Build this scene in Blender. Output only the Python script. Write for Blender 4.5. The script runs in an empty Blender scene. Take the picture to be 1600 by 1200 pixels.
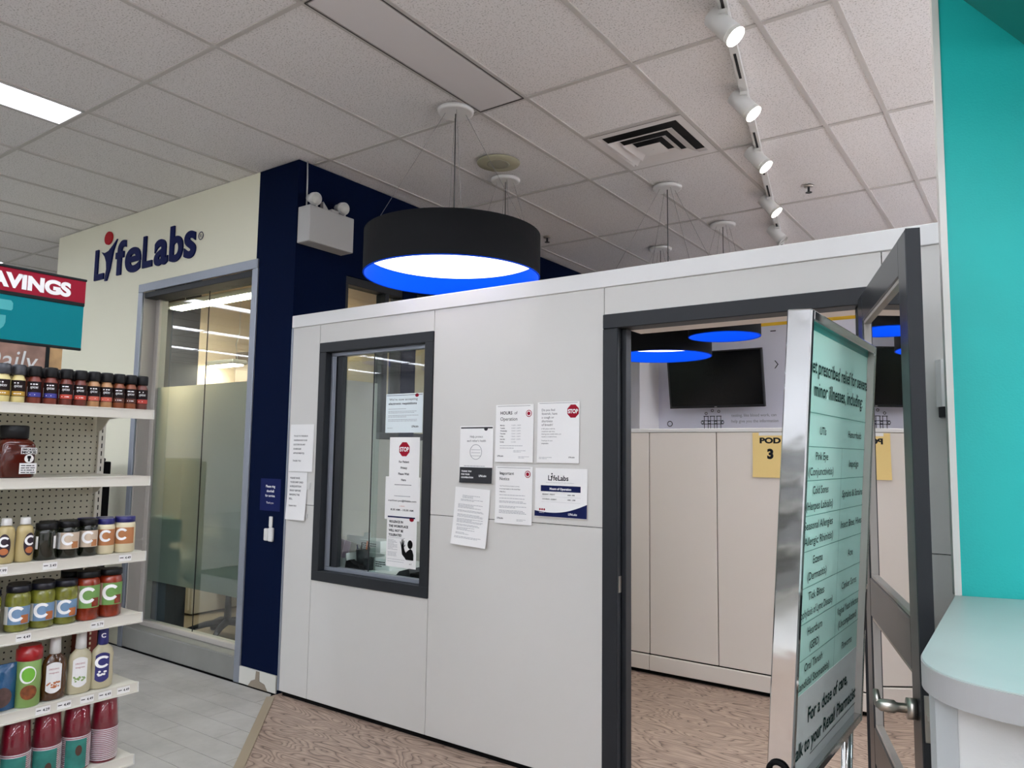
import bpy, math, random
from mathutils import Vector, Matrix
random.seed(7)
C = bpy.context.scene.collection
PI = math.pi
FT = 0.3048
CE = 3.3236

# ---------------------------------------------------------------- camera, world, exposure
def setup():
    sc = bpy.context.scene
    a, b, c = -0.617520369, 0.0924618785, 0.0142399583
    fwd = Vector((math.sin(a)*math.cos(b), math.cos(a)*math.cos(b), math.sin(b)))
    r0 = Vector((math.cos(a), -math.sin(a), 0)); u0 = r0.cross(fwd)
    R = r0*math.cos(c) + u0*math.sin(c); U = u0*math.cos(c) - r0*math.sin(c)
    cd = bpy.data.cameras.new('camera'); cam = bpy.data.objects.new('camera', cd)
    C.objects.link(cam)
    cd.sensor_width = 36; cd.lens = 1170.85659/1600*36; cd.clip_start = 0.02
    m = Matrix(((R.x, U.x, -fwd.x, 1.53969), (R.y, U.y, -fwd.y, -3.11751), (R.z, U.z, -fwd.z, 1.462), (0, 0, 0, 1)))
    cam.matrix_world = m
    sc.camera = cam
    w = bpy.data.worlds.new('world'); sc.world = w; w.use_nodes = True
    w.node_tree.nodes['Background'].inputs[0].default_value = (0.75, 0.78, 0.8, 1)
    w.node_tree.nodes['Background'].inputs[1].default_value = 0.3
    sc.view_settings.view_transform = 'Standard'; sc.view_settings.look = 'None'
    sc.view_settings.gamma = 1; sc.view_settings.use_curve_mapping = False
    sc.view_settings.exposure = 0.22
    sc.cycles.max_bounces = 10; sc.cycles.diffuse_bounces = 8; sc.cycles.transparent_max_bounces = 12
    sc.cycles.caustics_reflective = False; sc.cycles.caustics_refractive = False
    sc.cycles.sample_clamp_indirect = 10
setup()
TROFFER = 8.5      # radiance of the lit ceiling fixtures
PENDANT = 2.5
OFFICE = 45.0

# ---------------------------------------------------------------- materials
def lin(c):
    if isinstance(c, str):
        c = tuple(int(c[i:i+2], 16)/255 for i in (0, 2, 4))
    return tuple(x/12.92 if x <= 0.04045 else ((x+0.055)/1.055)**2.4 for x in c) + (1,)
MC = {}
def mat(name, col, rough=0.5, metal=0.0, spec=0.5, emit=0, bump=0, bscale=60, var=0, vscale=6, coat=0, trans=0, alpha=1):
    if name in MC: return MC[name]
    m = bpy.data.materials.new(name); m.use_nodes = True
    nt = m.node_tree; b = nt.nodes['Principled BSDF']
    c = lin(col)
    b.inputs['Base Color'].default_value = c
    b.inputs['Roughness'].default_value = rough; b.inputs['Metallic'].default_value = metal
    b.inputs['Specular IOR Level'].default_value = spec
    b.inputs['Coat Weight'].default_value = coat; b.inputs['Transmission Weight'].default_value = trans
    b.inputs['Alpha'].default_value = alpha
    if emit:
        b.inputs['Emission Color'].default_value = c; b.inputs['Emission Strength'].default_value = emit
    if bump or var:
        tc = nt.nodes.new('ShaderNodeTexCoord')
    if bump:
        n = nt.nodes.new('ShaderNodeTexNoise'); n.inputs['Scale'].default_value = bscale
        n.inputs['Detail'].default_value = 3
        bp = nt.nodes.new('ShaderNodeBump'); bp.inputs['Strength'].default_value = bump; bp.inputs['Distance'].default_value = 0.01
        nt.links.new(tc.outputs['Object'], n.inputs['Vector']); nt.links.new(n.outputs['Fac'], bp.inputs['Height'])
        nt.links.new(bp.outputs['Normal'], b.inputs['Normal'])
    if var:
        n = nt.nodes.new('ShaderNodeTexNoise'); n.inputs['Scale'].default_value = vscale; n.inputs['Detail'].default_value = 4
        r = nt.nodes.new('ShaderNodeMapRange'); r.inputs[1].default_value = 0.3; r.inputs[2].default_value = 0.7
        r.inputs[3].default_value = 1-var; r.inputs[4].default_value = 1+var*0.3
        h = nt.nodes.new('ShaderNodeHueSaturation'); h.inputs['Color'].default_value = c
        nt.links.new(tc.outputs['Object'], n.inputs['Vector']); nt.links.new(n.outputs['Fac'], r.inputs[0])
        nt.links.new(r.outputs[0], h.inputs['Value']); nt.links.new(h.outputs[0], b.inputs['Base Color'])
    MC[name] = m
    return m
def nodes(name):
    m = bpy.data.materials.new(name); m.use_nodes = True; nt = m.node_tree
    MC[name] = m
    return m, nt, nt.nodes['Principled BSDF'], lambda t: nt.nodes.new('ShaderNode'+t), nt.links.new
def ramp(n, stops):
    cr = n.color_ramp
    while len(cr.elements) < len(stops): cr.elements.new(0.5)
    for e, (p, c) in zip(cr.elements, stops): e.position = p; e.color = c

def tile_mat():
    m, nt, b, N, L = nodes('acoustic_tile')
    tc = N('TexCoord'); n = N('TexNoise'); n.inputs['Scale'].default_value = 130; n.inputs['Detail'].default_value = 3
    v = N('TexVoronoi'); v.inputs['Scale'].default_value = 55
    L(tc.outputs['Object'], n.inputs['Vector']); L(tc.outputs['Object'], v.inputs['Vector'])
    r = N('ValToRGB'); ramp(r, [(0.33, lin('bdbab7')), (0.46, lin('e8e5e4'))]); L(n.outputs['Fac'], r.inputs[0])
    L(r.outputs[0], b.inputs['Base Color']); b.inputs['Roughness'].default_value = 0.95
    bp = N('Bump'); bp.inputs['Strength'].default_value = 0.3; bp.inputs['Distance'].default_value = 0.003
    L(n.outputs['Fac'], bp.inputs['Height']); L(bp.outputs['Normal'], b.inputs['Normal'])
    return m
def wood_mat():
    m, nt, b, N, L = nodes('rustic_wood_vinyl')
    tc = N('TexCoord'); mp = N('Mapping'); mp.inputs['Scale'].default_value = (1.0, 3.6, 1)
    L(tc.outputs['Object'], mp.inputs['Vector'])
    n = N('TexNoise'); n.inputs['Scale'].default_value = 1.5; n.inputs['Detail'].default_value = 2.0; n.inputs['Distortion'].default_value = 0.35
    L(mp.outputs[0], n.inputs['Vector'])
    mu = N('Math'); mu.operation = 'MULTIPLY'; mu.inputs[1].default_value = 24; L(n.outputs['Fac'], mu.inputs[0])
    fr = N('Math'); fr.operation = 'FRACT'; L(mu.outputs[0], fr.inputs[0])
    r = N('ValToRGB'); ramp(r, [(0.0, lin('5f4d42')), (0.22, lin('a08a7b')), (0.6, lin('b7a190')), (1.0, lin('a48f80'))])
    L(fr.outputs[0], r.inputs[0])
    mp2 = N('Mapping'); mp2.inputs['Scale'].default_value = (8, 90, 1); L(tc.outputs['Object'], mp2.inputs['Vector'])
    n2 = N('TexNoise'); n2.inputs['Scale'].default_value = 1; n2.inputs['Detail'].default_value = 4; L(mp2.outputs[0], n2.inputs['Vector'])
    mx = N('Mix'); mx.data_type = 'RGBA'; mx.blend_type = 'MULTIPLY'; mx.inputs[0].default_value = 0.6
    r2 = N('ValToRGB'); ramp(r2, [(0.3, (0.5, 0.47, 0.45, 1)), (0.6, (1, 1, 1, 1))]); L(n2.outputs['Fac'], r2.inputs[0])
    L(r.outputs[0], mx.inputs[6]); L(r2.outputs[0], mx.inputs[7]); L(mx.outputs[2], b.inputs['Base Color'])
    b.inputs['Roughness'].default_value = 0.5
    return m
def floor_mat():
    m, nt, b, N, L = nodes('grey_concrete_vinyl')
    tc = N('TexCoord'); n = N('TexNoise'); n.inputs['Scale'].default_value = 2.2; n.inputs['Detail'].default_value = 8; n.inputs['Roughness'].default_value = 0.65
    L(tc.outputs['Object'], n.inputs['Vector'])
    r = N('ValToRGB'); ramp(r, [(0.3, lin('9d9a93')), (0.65, lin('bdbab3'))]); L(n.outputs['Fac'], r.inputs[0])
    L(r.outputs[0], b.inputs['Base Color']); b.inputs['Roughness'].default_value = 0.5
    return m
def peg_mat():
    m, nt, b, N, L = nodes('pegboard')
    tc = N('TexCoord'); sc = N('VectorMath'); sc.operation = 'SCALE'; sc.inputs['Scale'].default_value = 1/0.0254
    L(tc.outputs['Object'], sc.inputs[0]); fr = N('VectorMath'); fr.operation = 'FRACTION'; L(sc.outputs[0], fr.inputs[0])
    sb = N('VectorMath'); sb.operation = 'SUBTRACT'; sb.inputs[1].default_value = (0.5, 0.5, 0.5); L(fr.outputs[0], sb.inputs[0])
    ml = N('VectorMath'); ml.operation = 'MULTIPLY'; ml.inputs[1].default_value = (0, 1, 1); L(sb.outputs[0], ml.inputs[0])
    ln = N('VectorMath'); ln.operation = 'LENGTH'; L(ml.outputs[0], ln.inputs[0])
    lt = N('Math'); lt.operation = 'LESS_THAN'; lt.inputs[1].default_value = 0.14; L(ln.outputs['Value'], lt.inputs[0])
    mx = N('Mix'); mx.data_type = 'RGBA'; mx.inputs[6].default_value = lin('c3c0ae'); mx.inputs[7].default_value = lin('14130f')
    L(lt.outputs[0], mx.inputs[0]); L(mx.outputs[2], b.inputs['Base Color']); b.inputs['Roughness'].default_value = 0.6
    return m
def glass_mat(name, tint='f2f6f5', boost=1.0, ior=1.5):
    m, nt, b, N, L = nodes(name); nt.nodes.remove(b)
    out = nt.nodes['Material Output']; t = N('BsdfTransparent'); t.inputs[0].default_value = lin(tint)
    g = N('BsdfGlossy'); g.inputs['Roughness'].default_value = 0.01; g.inputs[0].default_value = (1, 1, 1, 1)
    f = N('Fresnel'); f.inputs['IOR'].default_value = ior; mu = N('Math'); mu.operation = 'MULTIPLY'; mu.inputs[1].default_value = boost; mu.use_clamp = True
    L(f.outputs[0], mu.inputs[0]); mx = N('MixShader')
    geo = N('NewGeometry'); iv = N('Math'); iv.operation = 'SUBTRACT'; iv.inputs[0].default_value = 1; L(geo.outputs['Backfacing'], iv.inputs[1])
    m2 = N('Math'); m2.operation = 'MULTIPLY'; L(mu.outputs[0], m2.inputs[0]); L(iv.outputs[0], m2.inputs[1]); L(m2.outputs[0], mx.inputs[0]); L(t.outputs[0], mx.inputs[1]); L(g.outputs[0], mx.inputs[2])
    L(mx.outputs[0], out.inputs[0])
    return m
def frost_mat():
    m, nt, b, N, L = nodes('frosted_film')
    b.inputs['Base Color'].default_value = lin('aab2a6'); b.inputs['Transmission Weight'].default_value = 0.62
    b.inputs['Roughness'].default_value = 0.42; b.inputs['IOR'].default_value = 1.12
    return m
M = lambda k: MC[k]
tile_mat(); wood_mat(); floor_mat(); peg_mat(); frost_mat()
glass_mat('clear_glass', 'eef5f3', 1.7); glass_mat('door_glass', 'dde5e5', 2.6, 1.6); glass_mat('plastic_film', 'f6f6f6', 0.9)
mat('partition_laminate', 'cbcac5', 0.45, bump=0.02, bscale=200)
mat('cap_trim', 'dcdcda', 0.4)
mat('inner_laminate', 'e0d9d1', 0.5)
mat('core_black', '060607', 0.8, spec=.15)
mat('cream_paint', 'e6e4ce', 0.7, bump=0.03, bscale=120)
mat('navy_paint', '02102e', 0.85, bump=0.04, bscale=150, spec=0.08)
mat('navy_sign', '071650', 0.6, spec=.15)
mat('white_wall', 'ebebeb', 0.7)
mat('mural_white', 'e4e5f0', 0.5)
mat('mural_yellow', 'eec22f', 0.6)
mat('dark_frame', '212428', 0.5, spec=0.35)
mat('door_grey', '3d4145', 0.3, metal=0.55)
mat('alum', '9298a2', 0.38, metal=0.5)
mat('alum_dull', 'b3aea7', 0.55, metal=0.1)
mat('teal_paint', '1ab7b1', 0.5, bump=0.08, bscale=180, var=0.04, vscale=5)
mat('teal_shadow', '147e78', 0.6)
mat('white_trim', 'dedcd5', 0.4)
mat("counter_top", "a9b8b3", 0.35, var=0.05)
mat('counter_edge', '9b9d9c', 0.45)
mat('counter_body', 'bfc3c1', 0.6, bump=0.06, bscale=100)
mat('counter_post', 'a2a8a8', 0.5)
mat('tee_bar', 'c4c0bc', 0.55)
mat('fixture_white', 'dedada', 0.5)
mat('vent_white', 'e4e1df', 0.5); mat('vent_dark', '1d1d1e', 0.8)
mat('speaker_beige', 'b5b196', 0.7); mat('speaker_mid', '9a9784', 0.8)
mat('drum_black', '0f1012', 0.8, spec=0.2); mat('drum_blue', '004ae4', 0.8, spec=.05)
mat('canopy_white', 'e6e5e3', 0.45); mat('cord_grey', '4d4c4c', 0.5); mat('wire', '838181', 0.5)
mat('lamp_glow', 'fff8e8', emit=PENDANT); mat('spot_glow', 'fff6e6', emit=60); mat('troffer_glow', 'eef4ff', emit=TROFFER)
mat('office_glow', 'fff1d8', emit=OFFICE)
mat('light_grey_metal', 'b0b0ae', 0.4); mat('light_lens', 'cfcfc8', 0.3); mat('white_plastic', 'd9d9d6', 0.4); mat('dark_plastic', '222326', 0.5)
mat('paper', 'e6e6e4', 0.55); mat('paper_cool', 'd9e4e6', 0.5); mat('tape', 'c9c9c6', 0.3)
mat('ink', '1c1e24', 0.8, spec=.15); mat('ink_grey', '8b8d92', 0.7); mat('ink_navy', '101a4a', 0.7, spec=.15); mat('ink_red', '96142a', 0.7, spec=.15); mat('ink_white', 'f2f2f2', 0.6)
mat('ink_dark', '303134', 0.7, spec=.2); mat('ink_orange', 'c0673a', 0.6)
mat('logo_navy', '05124c', 0.6, spec=.15); mat('logo_red', 'ac1824', 0.6, spec=.2)
mat('pod_yellow', 'ecd08a', 0.6)
mat('tv_black', '060608', 0.18)
mat('chrome', 'd8dada', 0.07, metal=1.0, bump=0.12, bscale=5)
mat('steel', 'c9c3ba', 0.33, metal=1.0)
mat('mint', 'c8f5e8', 0.4, coat=0.1); mat('mint_line', '4c9586', 0.5); mat('poster_white', 'e6ecea', 0.4); mat('poster_teal', '2a9d92', 0.3); mat('poster_ink', '0c332e', 0.7, spec=.15)
mat('shelf_cream', 'd2cfc4', 0.45); mat('shelf_under', 'a6a396', 0.6)
mat('office_warm', 'ecdac4', 0.7); mat('office_dark', '33343a', 0.6); mat('office_taupe', '6d6259', 0.7); mat('office_ceiling', 'ecdfcc', 0.8); mat('office_floor', '8d8070', 0.6)
mat('tan_panel', 'd9b994', 0.6); mat('grey_panel', 'b6b2aa', 0.7, var=0.06, vscale=3); mat('desk_white', 'e4e2e2', 0.4)
mat('sill_grey', '83837e', 0.6, var=0.1); mat('baseboard_white', 'd0cfc6', 0.5); mat('damage_brown', '8d8272', 0.8)
mat('strip_tan', '9f9079', 0.5)
mat('dark_grey_wall', '50525a', 0.7)

# ---------------------------------------------------------------- mesh builder
class MB:
    def __init__(s): s.v = []; s.f = []; s.s = []
    def add(s, vs, fs, smooth=False):
        n = len(s.v); s.v += [Vector(v) for v in vs]
        for f in fs: s.f.append([i+n for i in f]); s.s.append(smooth)
        return s
    def box(s, x0, x1, y0, y1, z0, z1):
        vs = [(x, y, z) for z in (z0, z1) for y in (y0, y1) for x in (x0, x1)]
        return s.add(vs, [(0, 2, 3, 1), (4, 5, 7, 6), (0, 1, 5, 4), (2, 6, 7, 3), (0, 4, 6, 2), (1, 3, 7, 5)])
    def bbox(s, x0, x1, y0, y1, z0, z1, b=0.003):
        # box with chamfered vertical + horizontal edges
        vs = []; xs = (x0, x1); ys = (y0, y1); zs = (z0, z1)
        def idx(ix, iy, iz, k): return (ix*4+iy*2+iz)*3+k
        for ix in (0, 1):
            for iy in (0, 1):
                for iz in (0, 1):
                    sx, sy, sz = (1-2*ix)*b, (1-2*iy)*b, (1-2*iz)*b
                    vs += [(xs[ix], ys[iy]+sy, zs[iz]+sz), (xs[ix]+sx, ys[iy], zs[iz]+sz), (xs[ix]+sx, ys[iy]+sy, zs[iz])]
        F = []
        for i in (0, 1):
            F.append([idx(i, 0, 0, 0), idx(i, 1, 0, 0), idx(i, 1, 1, 0), idx(i, 0, 1, 0)])
            F.append([idx(0, i, 0, 1), idx(1, i, 0, 1), idx(1, i, 1, 1), idx(0, i, 1, 1)])
            F.append([idx(0, 0, i, 2), idx(1, 0, i, 2), idx(1, 1, i, 2), idx(0, 1, i, 2)])
        for i in (0, 1):
            for j in (0, 1):
                F.append([idx(i, j, 0, 0), idx(i, j, 1, 0), idx(i, j, 1, 1), idx(i, j, 0, 1)])
                F.append([idx(i, 0, j, 0), idx(i, 1, j, 0), idx(i, 1, j, 2), idx(i, 0, j, 2)])
                F.append([idx(0, i, j, 1), idx(1, i, j, 1), idx(1, i, j, 2), idx(0, i, j, 2)])
                for k in (0, 1): F.append([idx(i, j, k, 0), idx(i, j, k, 1), idx(i, j, k, 2)])
        return s.add(vs, F)
    def prism(s, pts, z0, z1):     # polygon in XY
        n = len(pts)
        vs = [(x, y, z0) for x, y in pts]+[(x, y, z1) for x, y in pts]
        return s.add(vs, [list(range(n))[::-1], list(range(n, 2*n))]+[(i, (i+1) % n, n+(i+1) % n, n+i) for i in range(n)])
    def extr(s, pts, o, ux, uy, d):   # polygon in plane (o,ux,uy) extruded by vector d
        o = Vector(o); ux = Vector(ux); uy = Vector(uy); d = Vector(d); n = len(pts)
        a = [o+ux*x+uy*y for x, y in pts]
        return s.add(a+[p+d for p in a], [list(range(n))[::-1], list(range(n, 2*n))]+[(i, (i+1) % n, n+(i+1) % n, n+i) for i in range(n)])
    def lathe(s, prof, cx=0, cy=0, cz=0, n=20, sx=1, sy=1, p=2.0, smooth=True, cap=True):
        vs = []; m = len(prof)
        for r, z in prof:
            for i in range(n):
                t = 2*PI*i/n; c, q = math.cos(t), math.sin(t)
                if p != 2.0:
                    c = math.copysign(abs(c)**(2/p), c); q = math.copysign(abs(q)**(2/p), q)
                vs.append((cx+r*sx*c, cy+r*sy*q, cz+z))
        fs = [(k*n+i, k*n+(i+1) % n, (k+1)*n+(i+1) % n, (k+1)*n+i) for k in range(m-1) for i in range(n)]
        s.add(vs, fs, smooth)
        if cap:
            b = len(s.v)-m*n
            s.f.append([b+i for i in range(n)][::-1]); s.s.append(False)
            s.f.append([b+(m-1)*n+i for i in range(n)]); s.s.append(False)
        return s
    def tube(s, pts, r, n=8):
        pts = [Vector(p) for p in pts]; vs = []
        for k, p in enumerate(pts):
            d = (pts[min(k+1, len(pts)-1)]-pts[max(k-1, 0)]).normalized()
            u = d.cross(Vector((0, 0, 1)));
            if u.length < 1e-3: u = d.cross(Vector((0, 1, 0)))
            u.normalize(); w = d.cross(u)
            rr = r[k] if isinstance(r, (list, tuple)) else r
            for i in range(n):
                t = 2*PI*i/n; vs.append(p+u*math.cos(t)*rr+w*math.sin(t)*rr)
        m = len(pts)
        return s.add(vs, [(k*n+i, k*n+(i+1) % n, (k+1)*n+(i+1) % n, (k+1)*n+i) for k in range(m-1) for i in range(n)]
                     + [list(range(n))[::-1], [(m-1)*n+i for i in range(n)]], True)
    def torus(s, c, R, r, ax='y', n=24, k=8):
        vs = []
        for i in range(n):
            t = 2*PI*i/n
            for j in range(k):
                q = 2*PI*j/k; a = (R+r*math.cos(q))*math.cos(t); b = (R+r*math.cos(q))*math.sin(t); h = r*math.sin(q)
                vs.append(Vector(c)+Vector({'y': (a, h, b), 'z': (a, b, h), 'x': (h, a, b)}[ax]))
        return s.add(vs, [(i*k+j, i*k+(j+1) % k, ((i+1) % n)*k+(j+1) % k, ((i+1) % n)*k+j) for i in range(n) for j in range(k)], True)
    def join(s, o):
        n = len(s.v); s.v += o.v; s.f += [[i+n for i in f] for f in o.f]; s.s += o.s; return s
LOC = {}
def link(name, mb, m, parent=None, label=None, kind=None, local=False):
    me = bpy.data.meshes.new(name)
    off = Vector((0, 0, 0))
    root = parent
    while root is not None and root.parent is not None: root = root.parent
    if root is not None and not local: off = LOC.get(root, Vector((0, 0, 0)))
    me.from_pydata([tuple(v-off) for v in mb.v], [], mb.f); me.polygons.foreach_set('use_smooth', mb.s)
    me.update()
    if isinstance(m, str): m = MC[m]
    me.materials.append(m)
    o = bpy.data.objects.new(name, me); C.objects.link(o)
    if parent is not None: o.parent = parent
    if label: o['label'] = label
    if kind: o['kind'] = kind
    return o
def thing(name, label, cat, loc=(0, 0, 0), group=None, kind=None, rot=None, mtx=None):
    o = bpy.data.objects.new(name, None); C.objects.link(o); o.location = loc; LOC[o] = Vector(loc)
    o.empty_display_size = 0.05
    if rot: o.rotation_euler = rot
    if mtx is not None: o.matrix_world = mtx
    o['label'] = label; o['category'] = cat
    if group: o['group'] = group
    if kind: o['kind'] = kind
    return o
def solo(name, mb, m, label, cat, group=None):
    o = link(name, mb, m); o['label'] = label; o['category'] = cat
    if group: o['group'] = group
    return o
def struct(name, mb, m, label, cat='wall', parent=None):
    o = link(name, mb, m, parent)
    if parent is None: o['kind'] = 'structure'; o['label'] = label; o['category'] = cat
    return o
def dup(o, d, label=None, parent=None):
    c = o.copy(); C.objects.link(c)
    if parent is None: c.location = Vector(o.location)+Vector(d)
    else: c.parent = parent
    if label: c['label'] = label
    for ch in list(o.children): dup(ch, None, None, c)
    return c

# ---------------------------------------------------------------- text
TC = {}
def tgeo(txt, bold=0.0):
    k = (txt, bold); res = 6 if len(txt) == 1 or txt in ('SAVINGS', 'Daily', 'STOP', 'POD') else 2
    if k in TC: return TC[k]
    cu = bpy.data.curves.new('t', 'FONT'); cu.body = txt; cu.resolution_u = res; cu.offset = bold
    ob = bpy.data.objects.new('t', cu); C.objects.link(ob)
    dg = bpy.context.evaluated_depsgraph_get(); dg.update()
    me = bpy.data.meshes.new_from_object(ob.evaluated_get(dg))
    vs = [(v.co.x, v.co.y) for v in me.vertices]; fs = [tuple(p.vertices) for p in me.polygons]
    bpy.data.objects.remove(ob); bpy.data.curves.remove(cu); bpy.data.meshes.remove(me)
    TC[k] = (vs, fs); return TC[k]
CAP = 0.729
def text(mb, txt, x, y, h, f, align='l', bold=0.0, w=None, slant=0):
    """x,y baseline position in sheet units, h cap height, f maps (x,y)->3D"""
    vs, fs = tgeo(txt, bold)
    if not vs: return
    x0 = min(v[0] for v in vs); x1 = max(v[0] for v in vs)
    sy = h/CAP; sx = sy if w is None else w/(x1-x0)
    W = (x1-x0)*sx; ox = x-(0 if align == 'l' else W/2 if align == 'c' else W)
    mb.add([f(ox+(a-x0)*sx+slant*b*sy, y+b*sy) for a, b in vs], fs)
def glyph(mb, ch, x0, x1, y0, y1, f, bold=0.0):
    vs, fs = tgeo(ch, bold)
    a0 = min(v[0] for v in vs); a1 = max(v[0] for v in vs); b0 = min(v[1] for v in vs); b1 = max(v[1] for v in vs)
    mb.add([f(x0+(a-a0)/(a1-a0)*(x1-x0), y0+(b-b0)/(b1-b0)*(y1-y0)) for a, b in vs], fs)

# ================================================================ STRUCTURE
# store extents
XL, XR, YN, YF = -14.0, 6.0, -10.0, 9.0
# floor: slab under everything, tiles and wood sheet on top
fl = struct('floor', MB().box(XL, XR, YN, YF, -0.12, -0.006), 'core_black', 'grey tiled and wood look floor of the store', 'floor')
def clip(poly, a, b):   # keep points left of line a->b
    out = []
    side = lambda p: (b[0]-a[0])*(p[1]-a[1])-(b[1]-a[1])*(p[0]-a[0])
    for i in range(len(poly)):
        p, q = poly[i], poly[(i+1) % len(poly)]; sp, sq = side(p), side(q)
        if sp >= 0: out.append(p)
        if (sp > 0 > sq) or (sp < 0 < sq):
            t = sp/(sp-sq); out.append((p[0]+(q[0]-p[0])*t, p[1]+(q[1]-p[1])*t))
    return out
SA, SB = (-2.29, -0.17), (-1.55, -0.905)      # transition strip line
sd = Vector((SB[0]-SA[0], SB[1]-SA[1])).normalized()
SE = (SA[0]+sd.x*2.6, SA[1]+sd.y*2.6)
rest = MB()
tw, th = 0.6096, 0.1524
for j in range(0, 34):
    y1 = -0.14-j*th+0.0; y0 = y1-th
    for i in range(-14, 4):
        x0 = i*tw+(j % 2)*tw/2+0.17; x1 = x0+tw
        p = [(x0+.0012, y0+.0012), (x1-.0012, y0+.0012), (x1-.0012, y1-.0012), (x0+.0012, y1-.0012)]
        p = clip(p, SE, SA) if x1 > SA[0]-0.1 else p
        if y1 < SE[1]: continue
        if len(p) < 3: continue
        if -4.4 < (x0+x1)/2 < -1.0 and y0 > -1.9:
            link('floor_tile', MB().prism(p, -0.006, 0.0), 'grey_concrete_vinyl', fl)
        else: rest.prism(p, -0.006, 0.0)
pale = MB().box(XL, XR, YN, -5.4, -0.006, 0.0015); link('bounce_floor', pale, mat('bounce_pale', 'dcdad4', .4), fl, kind='stuff')  # paler floor out of view, added to bounce light up to the ceiling
rest.box(XL, -0.3, YN, -0.14-34*th, -0.006, 0)
rest.box(XL, -6.9, -0.14-34*th, -0.14, -0.006, 0)
rest.box(XL, -5.6, -0.14, YF, -0.006, 0)
link('outer_tiles', rest, 'grey_concrete_vinyl', fl, kind='stuff')
wd = MB()
pts = clip(clip([(-2.29, -5.3), (XR, -5.3), (XR, YF), (-2.29, YF)], SA, SE), SE, (SE[0], SE[1]))
wd.prism([(SA[0], SA[1]), (SE[0], SE[1]), (SE[0], -10), (XR, -10), (XR, YF), (-2.29, YF)], -0.006, 0.001)
link('wood_sheet', wd, 'rustic_wood_vinyl', fl)
nrm = Vector((-sd.y, sd.x))
def P2(a, t, s): return (a[0]+sd.x*t+nrm.x*s, a[1]+sd.y*t+nrm.y*s)
st = MB().prism([P2(SA, 0.02, -.018), P2(SA, 2.5, -.018), P2(SA, 2.5, .03), P2(SA, 0.02, .03)], 0.0012, 0.006)
o = link('trim_1', st, 'strip_tan'); o['kind'] = 'structure'; o['label'] = 'tan transition strip between grey tile and wood floor'; o['category'] = 'trim'
link('office_floor', MB().box(-5.5, -2.3, 0.0, 6, -0.005, 0.002), 'office_floor', fl)

# ceiling
ce = struct('ceiling', MB().box(XL, XR, YN, YF, CE+.02, CE+.08), 'tee_bar', 'suspended ceiling of grey acoustic tiles', 'ceiling')
US = []
for k in (-45, -38, -31, -24, -17, -10): US += [k, k+1, k+3, k+5]
US += [-3, -2, 0, 2, 3, 5, 7, 9, 10, 12, 14, 16, 17, 19]
VS = list(range(-32, 32, 4))
lit = set()
for v in (-8, -16, -24):
    for u in (-24, -17, -10, -3, 2, 9, 16): lit.add((u, v))
lit |= {(-24, -4), (-38, -8), (-38, 4), (-31, 4), (-31, -8), (2, -12), (-10, -12), (-17, -12), (9, -4), (-3, -12), (9, 0), (9, 4), (9, 8), (16, 4), (9, -12), (9, -20), (16, -12), (16, -20), (5, -4), (5, -12), (5, -20)}  # several added out of view to brighten waiting area, poster and door gap
lit |= {(u, v) for u in (-38, -31, -24, -17, -10, -3) for v in range(-32, -7, 4)}
off_fix = {(-3, -4)}
far = MB()
g = 0.009
for a, b in zip(US, US[1:]):
    for v in VS:
        if (a, v) in lit or (a, v) in off_fix: continue
        rows = [(v, v+4)]
        if (a, v) == (-2, 0): rows = [(0, 2)]
        for r0, r1 in rows:
            x0, x1, y0, y1 = a*FT+g, b*FT-g, r0*FT+g, r1*FT-g
            if y0 > -0.2 and (x1 < -2.3) and x0 > -5.58 and y0 < 6: 
                far.box(x0, x1, y0, y1, CE+.006, CE+.018); continue
            if -31 <= a <= 3 and -8 <= v <= 12 and y0 > -2.6 and not (a < -20 and v < -4):
                link('ceiling_tile', MB().box(x0, x1, y0, y1, CE+.006, CE+.018), 'acoustic_tile', ce)
            else: far.box(x0, x1, y0, y1, CE+.006, CE+.018)
link('distant_tiles', far, 'acoustic_tile', ce, kind='stuff')
for u in US:
    link('tee_bar', MB().box(u*FT-.012, u*FT+.012, -32*FT, 29*FT, CE-.001, CE+.02), 'tee_bar', ce)
for v in VS:
    link('cross_bar', MB().box(-45*FT, 19*FT, v*FT-.012, v*FT+.012, CE-.0005, CE+.0195), 'tee_bar', ce)
link('cross_bar', MB().box(-2*FT, 0, 2*FT-.012, 2*FT+.012, CE-.0005, CE+.0195), 'tee_bar', ce)

fix_label = {(-10, -8): 'lit recessed ceiling light at upper left above the store aisle', (-3, -8): 'lit recessed ceiling light whose tip shows at the top edge of the photo',
             (-24, -4): 'small distant lit ceiling light above the hanging savings sign'}
n_ = 0
for (u, v) in sorted(lit):
    x0, x1, y0, y1 = u*FT+g, (u+(2 if u == 5 else 1))*FT-g, v*FT+g, (v+4)*FT-g
    t = thing('ceiling_light', fix_label.get((u, v), 'lit recessed ceiling light outside the view, in rows partly added as fill'), 'light', ((x0+x1)/2, (y0+y1)/2, CE), 'recessed ceiling lights')
    f = MB()
    for (a0, a1, b0, b1) in ((x0, x0+.012, y0, y1), (x1-.012, x1, y0, y1), (x0, x1, y0, y0+.012), (x0, x1, y1-.012, y1)): f.box(a0, a1, b0, b1, CE-.003, CE+.018)
    link('frame', f, 'fixture_white', t)
    link('lens', MB().box(x0+.012, x1-.012, y0+.012, y1-.012, CE+.010, CE+.016), 'troffer_glow', t)
x0, x1, y0, y1 = -3*FT+g, -2*FT-g, -4*FT+g, -g
t = thing('ceiling_light', 'switched off flat ceiling light panel beside the big black pendant canopy', 'light', ((x0+x1)/2, (y0+y1)/2, CE), 'recessed ceiling lights')
link('lens', MB().box(x0+.01, x1-.01, y0+.01, y1-.01, CE-.002, CE+.006), 'fixture_white', t)
f = MB()
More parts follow.
